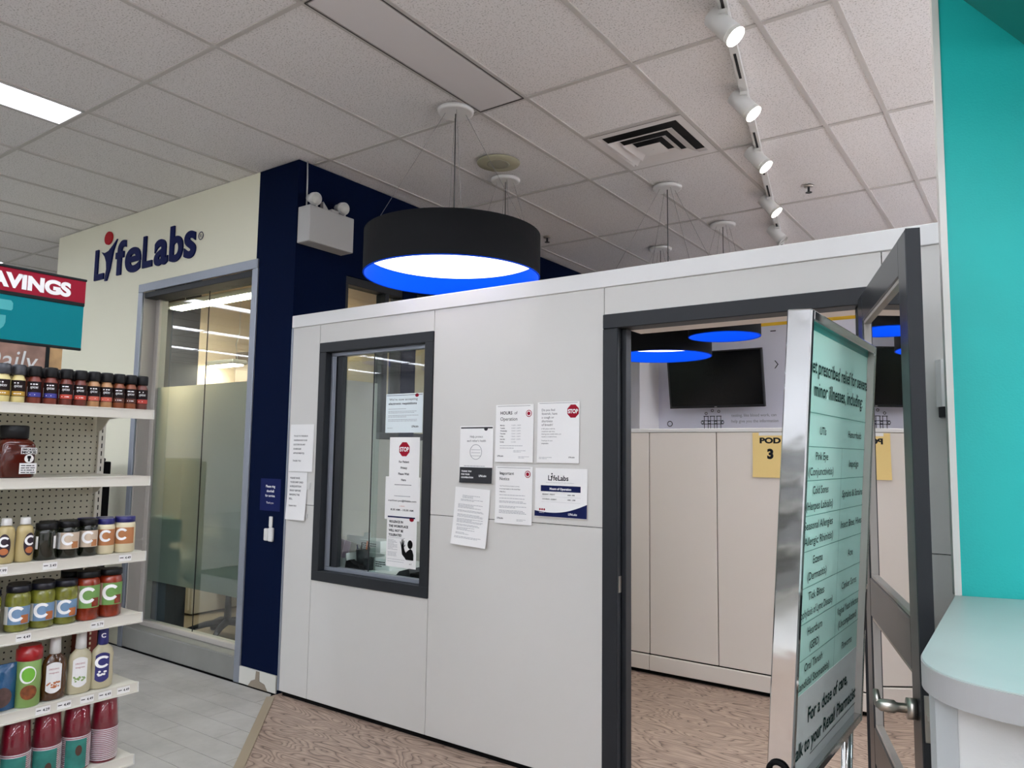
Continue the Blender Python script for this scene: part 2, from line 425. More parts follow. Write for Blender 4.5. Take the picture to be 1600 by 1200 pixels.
for (a0, a1, b0, b1) in ((x0-.002, x0+.002, y0, y1), (x1-.002, x1+.002, y0, y1), (x0, x1, y0-.002, y0+.002), (x0, x1, y1-.002, y1+.002)): f.box(a0, a1, b0, b1, CE-.0035, CE+.01)
link('frame', f, mat('gap_grey', '3a3836', .7), t)

# outer shell
struct('wall_rear', MB().box(XL-.1, XR+.1, YN-.1, YN, 0, CE+.02), 'white_wall', 'far end wall of the store behind the photographer')
struct('wall_right', MB().box(XR, XR+.1, YN, YF, 0, CE+.02), 'white_wall', 'side wall of the store out of view at right')
struct('wall_left', MB().box(XL-.1, XL, YN, YF, 0, CE+.02), 'white_wall', 'distant side wall of the store at left')
struct('wall_far', MB().box(XL-.1, -5.58, YF, YF+.1, 0, CE+.02), 'white_wall', 'distant back wall of the store beyond the cream wall')

# cream wall with storefront opening
wf = MB()
wf.box(-5.58, -4.15, -.12, 0.0, 0, CE); wf.box(-4.15, -2.69, -.12, 0.0, 2.72, CE)
wf.box(-5.58, -5.46, 0.0, 6.0, 0, CE)
struct('wall_front', wf, 'cream_paint', 'cream wall carrying the blue and red lettering')
# navy column and side wall
ws = MB()
ws.box(-2.69, -2.29, -.12, 0.31, 0, CE)
ws.box(-2.42, -2.292, .87, 1.02, 1.55, 2.655); ws.box(-2.41, -2.29, 0.31, 4.6, 2.655, CE); ws.box(-2.41, -2.29, 3.0, 4.6, 0, 2.655)
struct('wall_side', ws, 'navy_paint', 'dark navy column and side wall beside the partition')
struct('trim_2', MB().box(-2.41, -2.31, 0.31, 3.0, 0, 1.55), 'grey_panel', 'grey lower wall under the side glazing behind the partition', 'trim')
# baseboard with broken corner
bb = struct('baseboard_front', MB().box(-2.685, -2.295, -.130, -.12, 0.004, 0.107), 'baseboard_white', 'white baseboard at foot of the navy column with a broken patch', 'baseboard')
link('broken_patch', MB().extr([(-2.56, 0.0), (-2.37, 0.0), (-2.40, .035), (-2.45, .045), (-2.452, .1), (-2.485, .1), (-2.49, .05), (-2.53, .035)], (0, -.1305, .004), (1, 0, 0), (0, 0, 1), (0, -.002, 0)), 'damage_brown', bb)

# ---- partition
pt = thing('wall_partition', 'white laminate partition with black framed window and doorway', 'wall', (-2.26, -.09, 0), kind='structure')
core = MB()
core.box(-2.255, -2.0, -.122, -.058, .035, 2.21); core.box(-2.0, -1.10, -.122, -.058, .035, .71); core.box(-2.0, -1.10, -.122, -.058, 2.105, 2.21)
core.box(-1.10, -.07, -.122, -.058, .035, 2.21); core.box(-.07, 1.06, -.122, -.058, 2.095, 2.21); core.box(1.06, 2.4, -.122, -.058, .035, 2.21)
link('core', core, 'core_black', pt)
link('toe_gap', MB().box(-2.25, -.07, -.112, -.066, 0, .035).box(1.06, 2.4, -.112, -.066, 0, .035), 'core_black', pt)
for s, (ya, yb) in ((0, (-.130, -.121)), (1, (-.059, -.050))):
    for (a, b, c, d) in ((-2.262, -2.0125, .03, 1.1365), (-2.262, -2.0125, 1.1395, 2.222), (-2.0095, -1.0975, .03, .715), (-2.0095, -1.0975, 2.10, 2.222), (-1.0945, -.0735, .03, 1.1365),
                         (-1.0945, -.0735, 1.1395, 2.222), (-.0705, 1.0765, 2.09, 2.222), (1.0795, 2.4, .03, 1.1365), (1.0795, 2.4, 1.1395, 2.222)):
        link('panel', MB().bbox(a, b, ya, yb, c, d, .0012), 'partition_laminate', pt)
link('cap', MB().bbox(-2.272, 2.4, -.137, -.043, 2.2225, 2.30, .003), 'cap_trim', pt)
link('end_post', MB().bbox(-2.277, -2.262, -.134, -.046, .03, 2.222, .002), 'alum', pt)
# small screws / holes

# window in the partition
w1 = thing('window_1', 'black framed sliding reception window in the white partition', 'window', (-1.55, -.09, .71), kind='structure')
f = MB()
def frame(mb, X0, X1, Z0, Z1, w, ya, yb, b=.002):
    mb.bbox(X0, X1, ya, yb, Z1-w, Z1, b); mb.bbox(X0, X1, ya, yb, Z0, Z0+w, b)
    mb.bbox(X0, X0+w, ya, yb, Z0+w, Z1-w, b); mb.bbox(X1-w, X1, ya, yb, Z0+w, Z1-w, b)
    return mb
link('frame', frame(MB(), -2.003, -1.097, .708, 2.108, .058, -.138, -.042), 'dark_frame', w1)
link('inner_track', frame(MB(), -1.945, -1.155, .766, 2.05, .022, -.092, -.052), 'alum', w1)
link('sliding_stile', MB().bbox(-1.928, -1.905, -.088, -.068, .788, 2.028, .001).bbox(-1.90, -1.85, -.082, -.05, .788, 2.028, .002), 'dark_frame', w1)
link('stile_strip', MB().bbox(-1.924, -1.902, -.0905, -.0885, .79, 2.026, .0005), 'alum', w1)
link('pane', MB().box(-1.855, -1.555, -.0615, -.0595, .788, 2.028), 'clear_glass', w1)
link('pane', MB().box(-1.60, -1.177, -.0715, -.0695, .788, 2.028), 'clear_glass', w1)
link('pane_edge', MB().box(-1.602, -1.597, -.073, -.068, .788, 2.028), 'ink_dark', w1)

# storefront window
w2 = thing('window_2', 'tall aluminium framed shopfront glazing with a frosted band', 'window', (-3.42, -.06, 0), kind='structure')
f = MB(); f.bbox(-4.15, -2.66, -.132, -.115, 2.66, 2.725); f.bbox(-4.15, -4.09, -.132, -.115, .0, 2.66); f.bbox(-2.715, -2.655, -.132, -.115, 0.0, 2.66)
link('face_trim', f, 'alum', w2)
f = MB(); f.bbox(-4.13, -4.085, -.115, .05, 0.1, 2.66); f.bbox(-4.085, -4.03, -.02, .05, .1, 2.66); f.bbox(-2.735, -2.70, -.115, .05, 0.1, 2.66)
link('jamb', f, 'alum_dull', w2)
link('head', MB().bbox(-4.085, -2.735, -.115, .05, 2.615, 2.66), 'dark_frame', w2)
link('sill', MB().bbox(-4.10, -2.70, -.125, .02, 0.002, .15, .006), 'sill_grey', w2)
link('sill_channel', MB().bbox(-4.03, -2.735, -.03, .04, .15, .185, .003), 'alum_dull', w2)
link('pane', MB().box(-4.03, -3.402, .000, .003, .185, 2.615), 'clear_glass', w2)
link('pane', MB().box(-3.396, -2.735, .000, .003, .185, 2.615), 'clear_glass', w2)
link('pane_joint', MB().box(-3.402, -3.396, -.001, .004, .185, 2.615), 'ink_dark', w2)
link('frosted_film', MB().add([(-4.03, .006, .475), (-2.735, .006, .475), (-2.735, .006, 1.93), (-4.03, .006, 1.93)], [(0, 1, 2, 3)]), 'frosted_film', w2)

# side wall window
w3 = thing('window_3', 'glazing in the navy side wall with tan blind panels behind', 'window', (-2.35, 1.6, 1.55), kind='structure')
f = MB(); f.bbox(-2.40, -2.30, .31, 3.0, 2.60, 2.655); f.bbox(-2.40, -2.30, .31, 3.0, 1.55, 1.60)
for y in (.31, .70, .86, 1.9, 2.96): f.bbox(-2.40, -2.30, y, y+.035, 1.60, 2.60)
link('frame', f, 'dark_frame', w3)
link('pane', MB().box(-2.352, -2.348, .345, 2.96, 1.6, 2.6), 'clear_glass', w3)

# door frame (header, jambs) and the leaf
tf = struct('trim_3', MB().bbox(-.075, 0.0, -.140, -.040, 0, 2.0295).bbox(-.075, 1.065, -.140, -.040, 2.03, 2.096).bbox(1.0, 1.065, -.140, -.040, 0, 2.0295), 'dark_frame', 'dark grey door frame around the doorway in the partition', 'trim')
link('stop', MB().bbox(0.0, .022, -.10, -.045, 0, 2.03).bbox(.978, 1.0, -.10, -.045, 0, 2.03), 'dark_frame', tf)
link('head_reveal', MB().box(-.0, 1.0, -.04, .10, 2.035, 2.075), 'inner_laminate', tf)
link('strike_plate', MB().bbox(-.002, .004, -.13, -.105, .865, .935, .001), 'steel', tf)

dr = thing('door_1', 'open grey metal door leaf with two glass panes and lever handle', 'door', (.994, -.135, 0.012), kind='structure', rot=(0, 0, math.atan2(-.953, .302)))
def dl(mb, name, m, label=None, parent=None): return link(name, mb, m, parent or dr, label, local=True)
W = .91; T = .036; H = 2.04
dl(MB().bbox(0.0, .105, 0, T, 0, H), 'stile', 'door_grey'); dl(MB().bbox(W-.105, W, 0, T, 0, H), 'stile', 'door_grey')
for z0, z1 in ((H-.1, H), (.91, 1.04), (.42, .54), (0.0, .12)): dl(MB().bbox(.105, W-.105, .0005, T-.0005, z0, z1), 'rail', 'door_grey')
for z0, z1 in ((1.04, H-.1), (.54, .91), (.12, .42)):
    p = dl(MB().box(.105, W-.105, .016, .020, z0, z1), 'pane', 'door_glass')
    dl(frame(MB(), .105, W-.105, z0, z1, .012, .005, .031, .001), 'glazing_bead', 'alum_dull')
dl(MB().box(W-.0005, W+.0025, .001, T-.001, 0.0, H), 'edge_strip', 'dark_frame')
hd = dl(MB().tube([(W-.06, -.001, .828), (W-.06, -.022, .828)], .026, 16).tube([(W-.06, -.02, .828), (W-.06, -.045, .828), (W-.062, -.05, .828), (W-.064, -.080, .829), (W-.066, -.092, .830)], [.012, .012, .0165, .0155, .007], 12), 'lever_handle', 'steel', 'brushed metal lever handle')
dl(MB().tube([(W-.066, -.086, .828), (W-.078, -.088, .846), (W-.088, -.088, .858)], [.010, .009, .007], 12), 'lever', 'steel', parent=hd)
dl(MB().bbox(W+.0022, W+.0048, .006, .030, .77, .88, .001), 'latch_plate', 'steel'); 
dl(MB().bbox(W+.004, W+.013, .010, .026, .82, .838, .003), 'latch_bolt', 'steel')

# teal wall, trim, counter, shadow block
wd_ = Vector((.956, .30, 0)).normalized(); wn = Vector((.30, -.956, 0)).normalized()   # along, toward camera
P0 = Vector((1.325, -.745, 0))
def quadbox(mb, o, a, la0, la1, n, n0, n1, z0, z1):
    vs = [o+a*l+n*q+Vector((0, 0, z)) for z in (z0, z1) for q in (n0, n1) for l in (la0, la1)]
    return mb.add(vs, [(0, 2, 3, 1), (4, 5, 7, 6), (0, 1, 5, 4), (2, 6, 7, 3), (0, 4, 6, 2), (1, 3, 7, 5)])
struct('wall_teal', quadbox(MB(), P0, wd_, .017, 1.25, wn, -.012, 0, 0, CE), 'teal_paint', 'bright teal painted wall behind the counter')
struct('wall_teal_rear', quadbox(MB(), P0, wd_, .017, 1.25, wn, -.021, -.0125, 0, CE), 'white_wall', 'white back face of the teal wall')
struct('trim_4', quadbox(MB(), P0, wd_, 0.0, .017, wn, -.02, .004, 1.10, CE), 'white_trim', 'white vertical corner trim on the teal wall edge', 'trim')
so = MB().prism([(1.2425, -1.526), (2.4, -1.526), (2.4, -.45), (1.54, -.711)], 2.60, 3.28)  # made-up block whose dark underside stands in for shadow on the wall
struct('shadow_block', so, 'teal_shadow', 'added dark teal block standing in for shadow at top right', 'trim')

ct = thing('counter', 'rounded light grey counter in front of the teal wall', 'counter', (1.9, -1.2, 0))
arc = [(1.326, -.752), (1.334, -1.46), (1.3345, -1.50), (1.340, -1.54), (1.352, -1.575), (1.37, -1.607), (1.395, -1.635), (1.43, -1.658), (1.48, -1.672), (1.56, -1.685), (1.75, -1.70), (2.9, -1.72), (2.9, -.262)]
inn = lambda d: [(max(x, 1.326+d) if x < 2.8 else x, y+(d if y < -1.4 else 0)) for x, y in arc]
for _ in range(2):      # round the corner smoothly
    na = [arc[0]]
    for (p, q_) in zip(arc, arc[1:]):
        if p[0] > 1.8 or q_[0] > 1.8 or p[1] > -1.40: na += [q_] if q_ not in na else []; continue
        na += [(p[0]*.75+q_[0]*.25, p[1]*.75+q_[1]*.25), (p[0]*.25+q_[0]*.75, p[1]*.25+q_[1]*.75)]
    arc = na
top = MB()
ar2 = [(x+(.002 if x < 1.5 else 0), y+(.002 if y < -1.5 else 0)) for x, y in arc]
top.prism(ar2, 1.0975, 1.10)
link('worktop', top, 'counter_top', ct)
link('edge_band', MB().prism(arc, 1.052, 1.0973), 'counter_edge', ct)
b2 = [(1.352, -.745), (1.352, -1.50), (1.375, -1.575), (1.43, -1.615), (1.60, -1.64), (2.85, -1.66), (2.85, -.30)]
link('side_post', MB().prism([(1.352, -1.55), (1.365, -1.585), (1.40, -1.60), (1.40, -1.3), (1.352, -1.3)], 0, 1.052), 'counter_post', ct)
link('body', MB().prism([(1.36, -.76), (1.36, -1.30), (1.398, -1.31), (1.3985, -1.598), (1.60, -1.62), (2.85, -1.64), (2.85, -.32)], 0, 1.052), 'counter_body', ct)

# ================================================================ WAITING ROOM BEHIND
lw = thing('wall_low', 'low cream panelled divider inside the waiting area', 'wall', (-.5, 1.68, 0), kind='structure')
link('core', MB().box(-1.6, 2.4, 1.672, 1.715, .03, 1.625), 'core_black', lw)
xs = [-1.62, -1.15, -.685, -.21, .27, .75, 1.23, 1.71, 2.4]
for a, b in zip(xs, xs[1:]):
    link('panel', MB().bbox(a+.003, b-.003, 1.66, 1.672, .137, 1.618, .002), 'inner_laminate', lw)
for a, b in zip((-1.62, -.685, .27, 1.23), (-.685, .27, 1.23, 2.4)):
    link('skirting_panel', MB().bbox(a+.002, b-.002, 1.648, 1.672, .03, .128, .003), 'inner_laminate', lw)
link('cap', MB().bbox(-1.62, 2.4, 1.655, 1.72, 1.62, 1.645, .003), 'cap_trim', lw)
link('toe_gap', MB().box(-1.6, 2.4, 1.68, 1.71, 0, .03), 'core_black', lw)
struct('wall_back', MB().box(-2.41, 6.0, 4.6, 4.7, 0, CE+.01), 'white_wall', 'pale back wall of the waiting area')
mu = thing('wall_mural', 'white printed wall mural with yellow band behind the television', 'mural', (0, 4.59, 1.0), group=None)
link('panel', MB().box(-2.05, 2.6, 4.585, 4.598, .4, 2.9), 'mural_white', mu)
link('yellow_band', MB().box(-.86, 2.6, 4.580, 4.585, 2.80, 2.885), 'mural_yellow', mu)
fm = lambda x, y: (x, 4.5835, y)
tx = MB()
text(tx, 'testing, like blood work, can', -1.115, 1.875, .032, fm, w=.46); text(tx, 'help give you the information', -1.115, 1.815, .032, fm, w=.48)
link('lettering', tx, 'ink_grey', mu)
ic = MB()
for k, x in enumerate((-1.388, -1.32, -1.25)):      # test tubes
    for p, q_, c, d in ((x-.024, x-.018, 1.7, 1.885), (x+.018, x+.024, 1.7, 1.885), (x-.028, x+.028, 1.882, 1.889)): ic.box(p, q_, 4.583, 4.585, c, d)
    ic.torus((x, 4.584, (1.915, 1.945, 1.935)[k]), .013, .003, 'y', 10, 4)
ic.box(-1.44, -1.20, 4.583, 4.585, 1.80, 1.806); ic.box(-1.44, -1.20, 4.583, 4.585, 1.835, 1.841)
for x in (-1.43, -1.354, -1.285, -1.21): ic.torus((x, 4.584, 1.82), .014, .003, 'y', 10, 4)
ic.torus((-1.80, 4.584, 1.81), .028, .004, 'y', 14, 4)
ic.box(-.70, -.645, 4.583, 4.585, 2.74, 2.75)
ic.extr([(0, 0), (.010, 0), (.04, .04), (.010, .08), (0, .08), (.030, .04)], (-.665, 4.585, 2.36), (1, 0, 0), (0, 0, 1), (0, -.002, 0))
link('line_icons', ic, 'ink', mu, kind='stuff')
struct('wall_column', MB().box(-2.29, -1.93, 4.1, 4.6, 0, CE), 'white_wall', 'pale column left of the television wall')
tv = thing('television', 'switched off black television tilted down on the back wall', 'television', (-1.2, 4.4, 2.25), mtx=Matrix.Translation((-1.2, 4.34, 2.25)) @ Matrix.Rotation(math.radians(9), 4, 'X') @ Matrix.Rotation(math.radians(0.0), 4, 'Y'))
link('screen', MB().box(-.485, .485, -.0205, -.019, -.265, .285), 'tv_black', tv, local=True)
link('bezel', frame(MB(), -.50, .50, -.29, .295, .014, -.024, .02, .002).box(-.49, .49, -.018, .03, -.28, .29), 'dark_plastic', tv, local=True)
link('wall_bracket', MB().box(-.1, .1, .03, .20, -.12, .12), 'dark_plastic', tv, local=True)
link('indicator', MB().box(-.012, .012, -.026, -.024, -.284, -.277), 'light_lens', tv, local=True)

# pendants
def pendant(x, y, z0, r, h, label, visible=True, z_disc=.10):
    t = thing('pendant_light', label, 'pendant light', (x, y, z0), 'black drum pendant lights with blue inside')
    n = 64
    def ring(ra, rb, za, zb):   # wall between radii
        return MB().lathe([(ra, za), (rb, zb)], x, y, 0, n, cap=False)
    link('drum', MB().lathe([(r, z0), (r, z0+h), (r-.006, z0+h), (r-.006, z0+h-.03)], x, y, 0, n, cap=False), 'drum_black', t)
    link('top_plate', MB().lathe([(.001, z0+h-.03), (r-.006, z0+h-.03), (r-.006, z0+h-.025), (.001, z0+h-.025)], x, y, 0, n, cap=False), 'drum_black', t)
    link('inner_lining', MB().lathe([(r-.008, z0+z_disc), (r-.008, z0+.001)], x, y, 0, n, cap=False), 'drum_blue', t)
    link('rim', MB().torus((x, y, z0), r-.004, .0045, 'z', n, 6), 'drum_blue', t)
    link('diffuser', MB().lathe([(r-.011, z0+z_disc), (r-.011, z0+z_disc+.004)], x, y, 0, n), 'lamp_glow', t)
    cn = link('canopy', MB().lathe([(.085, CE-.022), (.098, CE-.018), (.10, CE-.002)], x, y, 0, 28), 'canopy_white', t)
    link('cord', MB().tube([(x, y, CE-.02), (x+.004, y, z0+h-.027)], .0035, 6), 'cord_grey', t)
    for k in range(4):
        a = PI/4+k*PI/2
        link('suspension_wire', MB().tube([(x+.055*math.cos(a), y+.055*math.sin(a), CE-.02), (x+(r-.02)*math.cos(a), y+(r-.02)*math.sin(a), z0+h-.03)], .0012, 5), 'wire', t)
    return t
pendant(-1.006, -.10, 2.396, .47, .225, 'largest black drum pendant with bright disc hanging above the partition')
pendant(-1.384, .889, 2.40, .29, .20, 'pendant whose ceiling plate hangs just below the round ceiling speaker')
pendant(-.525, 1.62, 2.42, .46, .20, 'pendant with ceiling plate just below the square ceiling vent')
pendant(-.50, 2.654, 2.41, .28, .20, 'smaller drum pendant seen through the doorway above the television')
pendant(-1.213, 3.04, 2.34, .44, .20, 'wide drum pendant seen through the doorway left of the television')

# track
tk = thing('track_light', 'white ceiling track running along the ceiling above the partition', 'track', (.2, 1.2, CE))
A = Vector((.62, -.62, CE-.018)); B = Vector((-.30, 3.65, CE-.018)); td = (B-A).normalized(); tn = Vector((td.y, -td.x, 0))
def obox(mb, c, d, n, L, w, h):
    d = d.normalized(); n = n.normalized(); u = Vector((0, 0, 1))
    vs = [c+d*(i*L/2)+n*(j*w/2)+u*(k*h/2) for k in (-1, 1) for j in (-1, 1) for i in (-1, 1)]
    return mb.add(vs, [(0, 2, 3, 1), (4, 5, 7, 6), (0, 1, 5, 4), (2, 6, 7, 3), (0, 4, 6, 2), (1, 3, 7, 5)])
link('rail', obox(MB(), (A+B)/2, td, tn, (B-A).length, .036, .034), 'white_plastic', tk)
sl = MB()
for k in range(9): obox(sl, A+td*(.45*k+.42), td, tn, .24, .012, .002)
for v in sl.v: v.z = v.z-.018
link('slot', sl, 'vent_dark', tk, kind='stuff')
aim = Vector((.63, .02, -.78)).normalized()
names = ['nearest track spotlight cut by the top edge of the photo', 'largest fully visible track spotlight near the top', 'track spotlight above the ceiling vent, second fully visible', 'third fully visible track spotlight down the rail',
         'farthest lit track spotlight just above the partition', 'track spotlight mostly hidden behind the partition cap']
def spot(x, y, nm, on=True):
    b = Vector((x, y, CE-.044))
    t = thing('spotlight', nm, 'spotlight', b, 'white spotlights on the ceiling track')
    c = b+Vector((0, 0, -.055))
    link('adapter', obox(MB(), b+Vector((0, 0, -.008)), td, tn, .09, .036, .016), 'white_plastic', t)
    link('stem', MB().tube([b+Vector((0, 0, -.014)), c], .008, 8), 'white_plastic', t)
    link('barrel', MB().tube([c-aim*.085, c-aim*.08, c+aim*.05], [.034, .042, .044], 20), 'white_plastic', t)
    bz = MB().tube([c+aim*.0502, c+aim*.072], [.044, .044], 20); bz.f = bz.f[:-2]; bz.s = bz.s[:-2]; link('hood', bz, 'white_plastic', t)
    link('lens', MB().tube([c+aim*.0505, c+aim*.058], .041, 20), 'spot_glow' if on else 'white_plastic', t)
for i, (x, y) in enumerate([(.535, -.225), (.377, .51), (.22, 1.24), (.03, 2.12)]):
    spot(x, y, names[1+i])
spot(-.128, 2.85, names[5], False)

# vent
vt = thing('ceiling_vent', 'square white air diffuser with concentric louvres in the ceiling', 'vent', (-FT, 3*FT, CE))
cx, cy = -FT, 3*FT; R0 = FT-.012
def sqring(mb, ra, rb, za, zb):
    vs = [(cx+sx*r, cy+sy*r, z) for r, z in ((ra, za), (rb, zb)) for sx, sy in ((-1, -1), (1, -1), (1, 1), (-1, 1))]
    return mb.add(vs, [(i, (i+1) % 4, 4+(i+1) % 4, 4+i) for i in range(4)])
link('backing', MB().box(cx-R0, cx+R0, cy-R0, cy+R0, CE+.014, CE+.019), 'vent_dark', vt)
link('frame', sqring(sqring(MB(), R0, R0-.045, CE-.003, CE-.003), R0-.045, R0-.06, CE-.003, CE+.012), 'vent_white', vt)
for ra, rb, z in ((.205, .150, -.022), (.137, .095, -.026), (.075, .002, -.030)):
    link('louvre', sqring(sqring(MB(), ra, rb, CE+z, CE+z+.020 if rb > .01 else CE+z), ra, ra-.002, CE+z, CE+z+.003), 'vent_white', vt)
# ceiling speaker, sprinklers
t = thing('ceiling_speaker', 'round beige speaker grille in the ceiling', 'speaker', (-1.25, .626, CE))
link('bezel', MB().lathe([(.14, CE-.002), (.136, CE-.009), (.075, CE-.012)], -1.25, .626, 0, 32), 'speaker_beige', t)
link('grille', MB().lathe([(.075, CE-.0125), (.06, CE-.0135)], -1.25, .626, 0, 32), 'speaker_mid', t)
def sprinkler(x, y, lab):
    t = thing('sprinkler', lab, 'sprinkler', (x, y, CE))
    link('escutcheon', MB().lathe([(.034, CE-.001), (.03, CE-.010), (.012, CE-.012)], x, y, 0, 20), 'steel', t)
    link('deflector', MB().tube([(x, y, CE-.01), (x, y, CE-.045)], .008, 8).lathe([(.022, CE-.046), (.022, CE-.049)], x, y, 0, 16), 'dark_plastic', t)
sprinkler(.29, 2.13, 'small dark ceiling sprinkler right of the track spotlights')
sprinkler(-1.88, 2.19, 'small dark ceiling sprinkler just right of the large black pendant')

# emergency light on navy wall
t = thing('emergency_light', 'grey metal emergency light box with two lamp heads on the navy wall', 'light', (-2.29, .07, 2.77))
link('housing', MB().bbox(-2.288, -2.17, -.115, .255, 2.775, 3.01, .004), 'light_grey_metal', t)
for yy in (-.03, .205):
    h = link('lamp_head', MB().tube([(-2.285, yy-.012, 3.088), (-2.27, yy-.014, 3.086), (-2.235, yy-.018, 3.076), (-2.22, yy-.02, 3.072), (-2.19, yy-.024, 3.064)], [.016, .024, .026, .040, .042], 18).tube([(-2.20, yy-.01, 3.01), (-2.20, yy-.01, 3.06)], .007, 8), 'white_plastic', t)
    link('lens', MB().tube([(-2.1895, yy-.024, 3.0638), (-2.184, yy-.025, 3.0625)], .034, 18), 'light_lens', h)
link('centre_bracket', MB().extr([(0, 0), (.07, 0), (.0, .07)], (-2.285, .06, 3.02), (0, 1, 0), (0, 0, 1), (.03, 0, 0)).bbox(-2.23, -2.19, .08, .14, 3.01, 3.035), 'light_grey_metal', t)
link('conduit', MB().tube([(-2.275, -.065, CE), (-2.273, -.062, 3.2), (-2.276, -.058, 3.01)], .005, 6), 'light_grey_metal', t)

# dispenser beside the door
t = thing('dispenser', 'white wall dispenser with dark base between door and teal wall', 'dispenser', (1.27, -.13, 1.62))
link('cover', MB().prism([(1.245, -.131), (1.32, -.131), (1.32, -.20), (1.30, -.235), (1.265, -.235), (1.245, -.20)], 1.64, 1.80), 'paper', t)
link('base', MB().prism([(1.25, -.131), (1.315, -.131), (1.315, -.20), (1.30, -.225), (1.27, -.225), (1.25, -.20)], 1.605, 1.64), 'dark_plastic', t)

# ================================================================ WALL LETTERING
sg = thing('wall_sign', 'blue and red raised lettering reading LifeLabs on the cream wall', 'sign', (-4.1, -.12, 2.84))
def lettermb(items, bold=.045):
    mb = MB()
    for ch, a, b, z0, z1 in items:
        g0 = MB(); glyph(g0, ch, a, b, z0, z1, lambda x, y: (x, -.132, y), bold)
        mb.join(g0); g1 = MB(); glyph(g1, ch, a, b, z0, z1, lambda x, y: (x, -.121, y), bold); mb.join(g1)
        # side walls along the outline
        n = len(g0.v); cnt = {}
        for f in g0.f:
            for i in range(len(f)):
                e = (f[i], f[(i+1) % len(f)]); k = tuple(sorted(e)); cnt[k] = cnt.get(k, 0)+1
        for (i, j), c in cnt.items():
            if c == 1: mb.add([g0.v[i], g0.v[j], g1.v[j], g1.v[i]], [(0, 1, 2, 3)])
    return mb
for it in [('L', -4.878, -4.722, 2.844, 3.103), ('f', -4.54, -4.387, 2.845, 3.126), ('e', -4.385, -4.152, 2.84, 3.042), ('L', -4.124, -3.984, 2.852, 3.103),
           ('a', -3.955, -3.768, 2.842, 3.045), ('b', -3.745, -3.569, 2.842, 3.12), ('s', -3.551, -3.402, 2.842, 3.046)]:
    link('letter', lettermb([it], .028), 'logo_navy', sg)
link('figure', MB().extr([(-4.700, 2.823), (-4.665, 2.823), (-4.62, 2.92), (-4.60, 3.0), (-4.585, 3.06), (-4.531, 3.152), (-4.60, 3.105), (-4.66, 3.07), (-4.72, 3.06), (-4.774, 3.075), (-4.72, 3.03), (-4.69, 2.98), (-4.68, 2.92)],
                         (0, -.121, 0), (1, 0, 0), (0, 0, 1), (0, -.011, 0)), 'logo_navy', sg)
link('dot', MB().extr([(-4.676+.062*math.cos(a*PI/12), 3.18+.055*math.sin(a*PI/12)) for a in range(24)], (0, -.121, 0), (1, 0, 0), (0, 0, 1), (0, -.011, 0)), 'logo_red', sg)
r_ = MB().torus((-3.349, -.124, 2.99), .028, .003, 'y', 24, 4); text(r_, 'R', -3.349, 2.976, .028, lambda x, y: (x, -.124, y), 'c')
link('registered_mark', r_, 'logo_navy', sg)

# ================================================================ SHEETS OF PAPER
def fig_logo(mb, f, x, y, s, both=True):
    """small figure + LifeLabs word: returns width"""
    text(mb, 'L', x, y, s, f, bold=.02); text(mb, 'feLabs', x+s*1.15, y, s, f, bold=.02)
    mb.add([f(x+s*.62, y-s*.1), f(x+s*.8, y-s*.1), f(x+s*1.12, y+s*1.0), f(x+s*.55, y+s*.8), f(x+s*.72, y+s*.5)], [(0, 1, 2, 3, 4)])
def disc(mb, f, x, y, r, n=16, sy=1):
    mb.add([f(x+r*math.cos(2*PI*i/n+PI/n), y+r*sy*math.sin(2*PI*i/n+PI/n)) for i in range(n)], [list(range(n))])
def rect(mb, f, x0, x1, y0, y1): mb.add([f(x0, y0), f(x1, y0), f(x1, y1), f(x0, y1)], [(0, 1, 2, 3)])
def bars(mb, f, x0, x1, y, n, dy, h=.0022, seed=1):
    r = random.Random(seed)
    for i in range(n):
        x = x0; e = x1-(x1-x0)*r.choice((0, .05, .12, .4))
        while x < e-.004:
            w = r.uniform(.006, .02); rect(mb, f, x, min(x+w, e), y-i*dy, y-i*dy+h); x += w+.0022
class Sheet:
    def __init__(s, name, label, cat, x0, x1, z0, z1, y=-.1325, m='paper', tilt=0, curl=.002, group=None, dz=0):
        s.t = thing(name, label, cat, ((x0+x1)/2, y, (z0+z1)/2), group)
        s.w = x1-x0; s.h = z1-z0; s.e = .0008; s.parts = {}
        def g(u, v, off=0):
            k = max(0.0, 1-v/s.h)          # bottom edge lifts a little
            xx = u-s.w/2; zz = v-s.h/2; c, q = math.cos(tilt), math.sin(tilt)
            return ((x0+x1)/2+xx*c-zz*q, y-curl*k*k*2-off, (z0+z1)/2+xx*q+zz*c)
        s.g = g
        s.f = lambda u, v: g(u, v, s.e+.0005)
        mb = MB(); n = 6
        vs = []
        for i in range(n+1):
            for u in (0, s.w):
                vs += [g(u, s.h*i/n, s.e), g(u, s.h*i/n, 0)]
        fs = []
        for i in range(n):
            b = i*4; t = b+4
            fs += [(b, b+2, t+2, t), (b+1, t+1, t+3, b+3), (b, t, t+1, b+1), (b+2, b+3, t+3, t+2)]
        fs += [(0, 1, 3, 2), (n*4, n*4+2, n*4+3, n*4+1)]
        mb.add(vs, fs); link('sheet', mb, m, s.t)
    def mb(s, key): return s.parts.setdefault(key, MB())
    def T(s, txt, x, y, h, col='ink', **k): text(s.mb(col), txt, x, y, h, s.f, **k)
    def done(s, nm=None):
        nm = nm or {}
        for k, mb in s.parts.items():
            if mb.v: link(nm.get(k, 'lettering' if k in ('ink', 'ink_grey') else 'print'), mb, k.split('#')[0], s.t)
def roundel(s, x, y, r):
    disc(s.mb('ink_red'), s.f, x, y, r, 20)
    f2 = lambda u, v: s.g(u, v, s.e+.0009); f3 = lambda u, v: s.g(u, v, s.e+.0013)
    disc(s.mb('ink_white'), f2, x, y, r*.78, 20); disc(s.mb('ink_red#2'), f3, x, y, r*.55, 20)
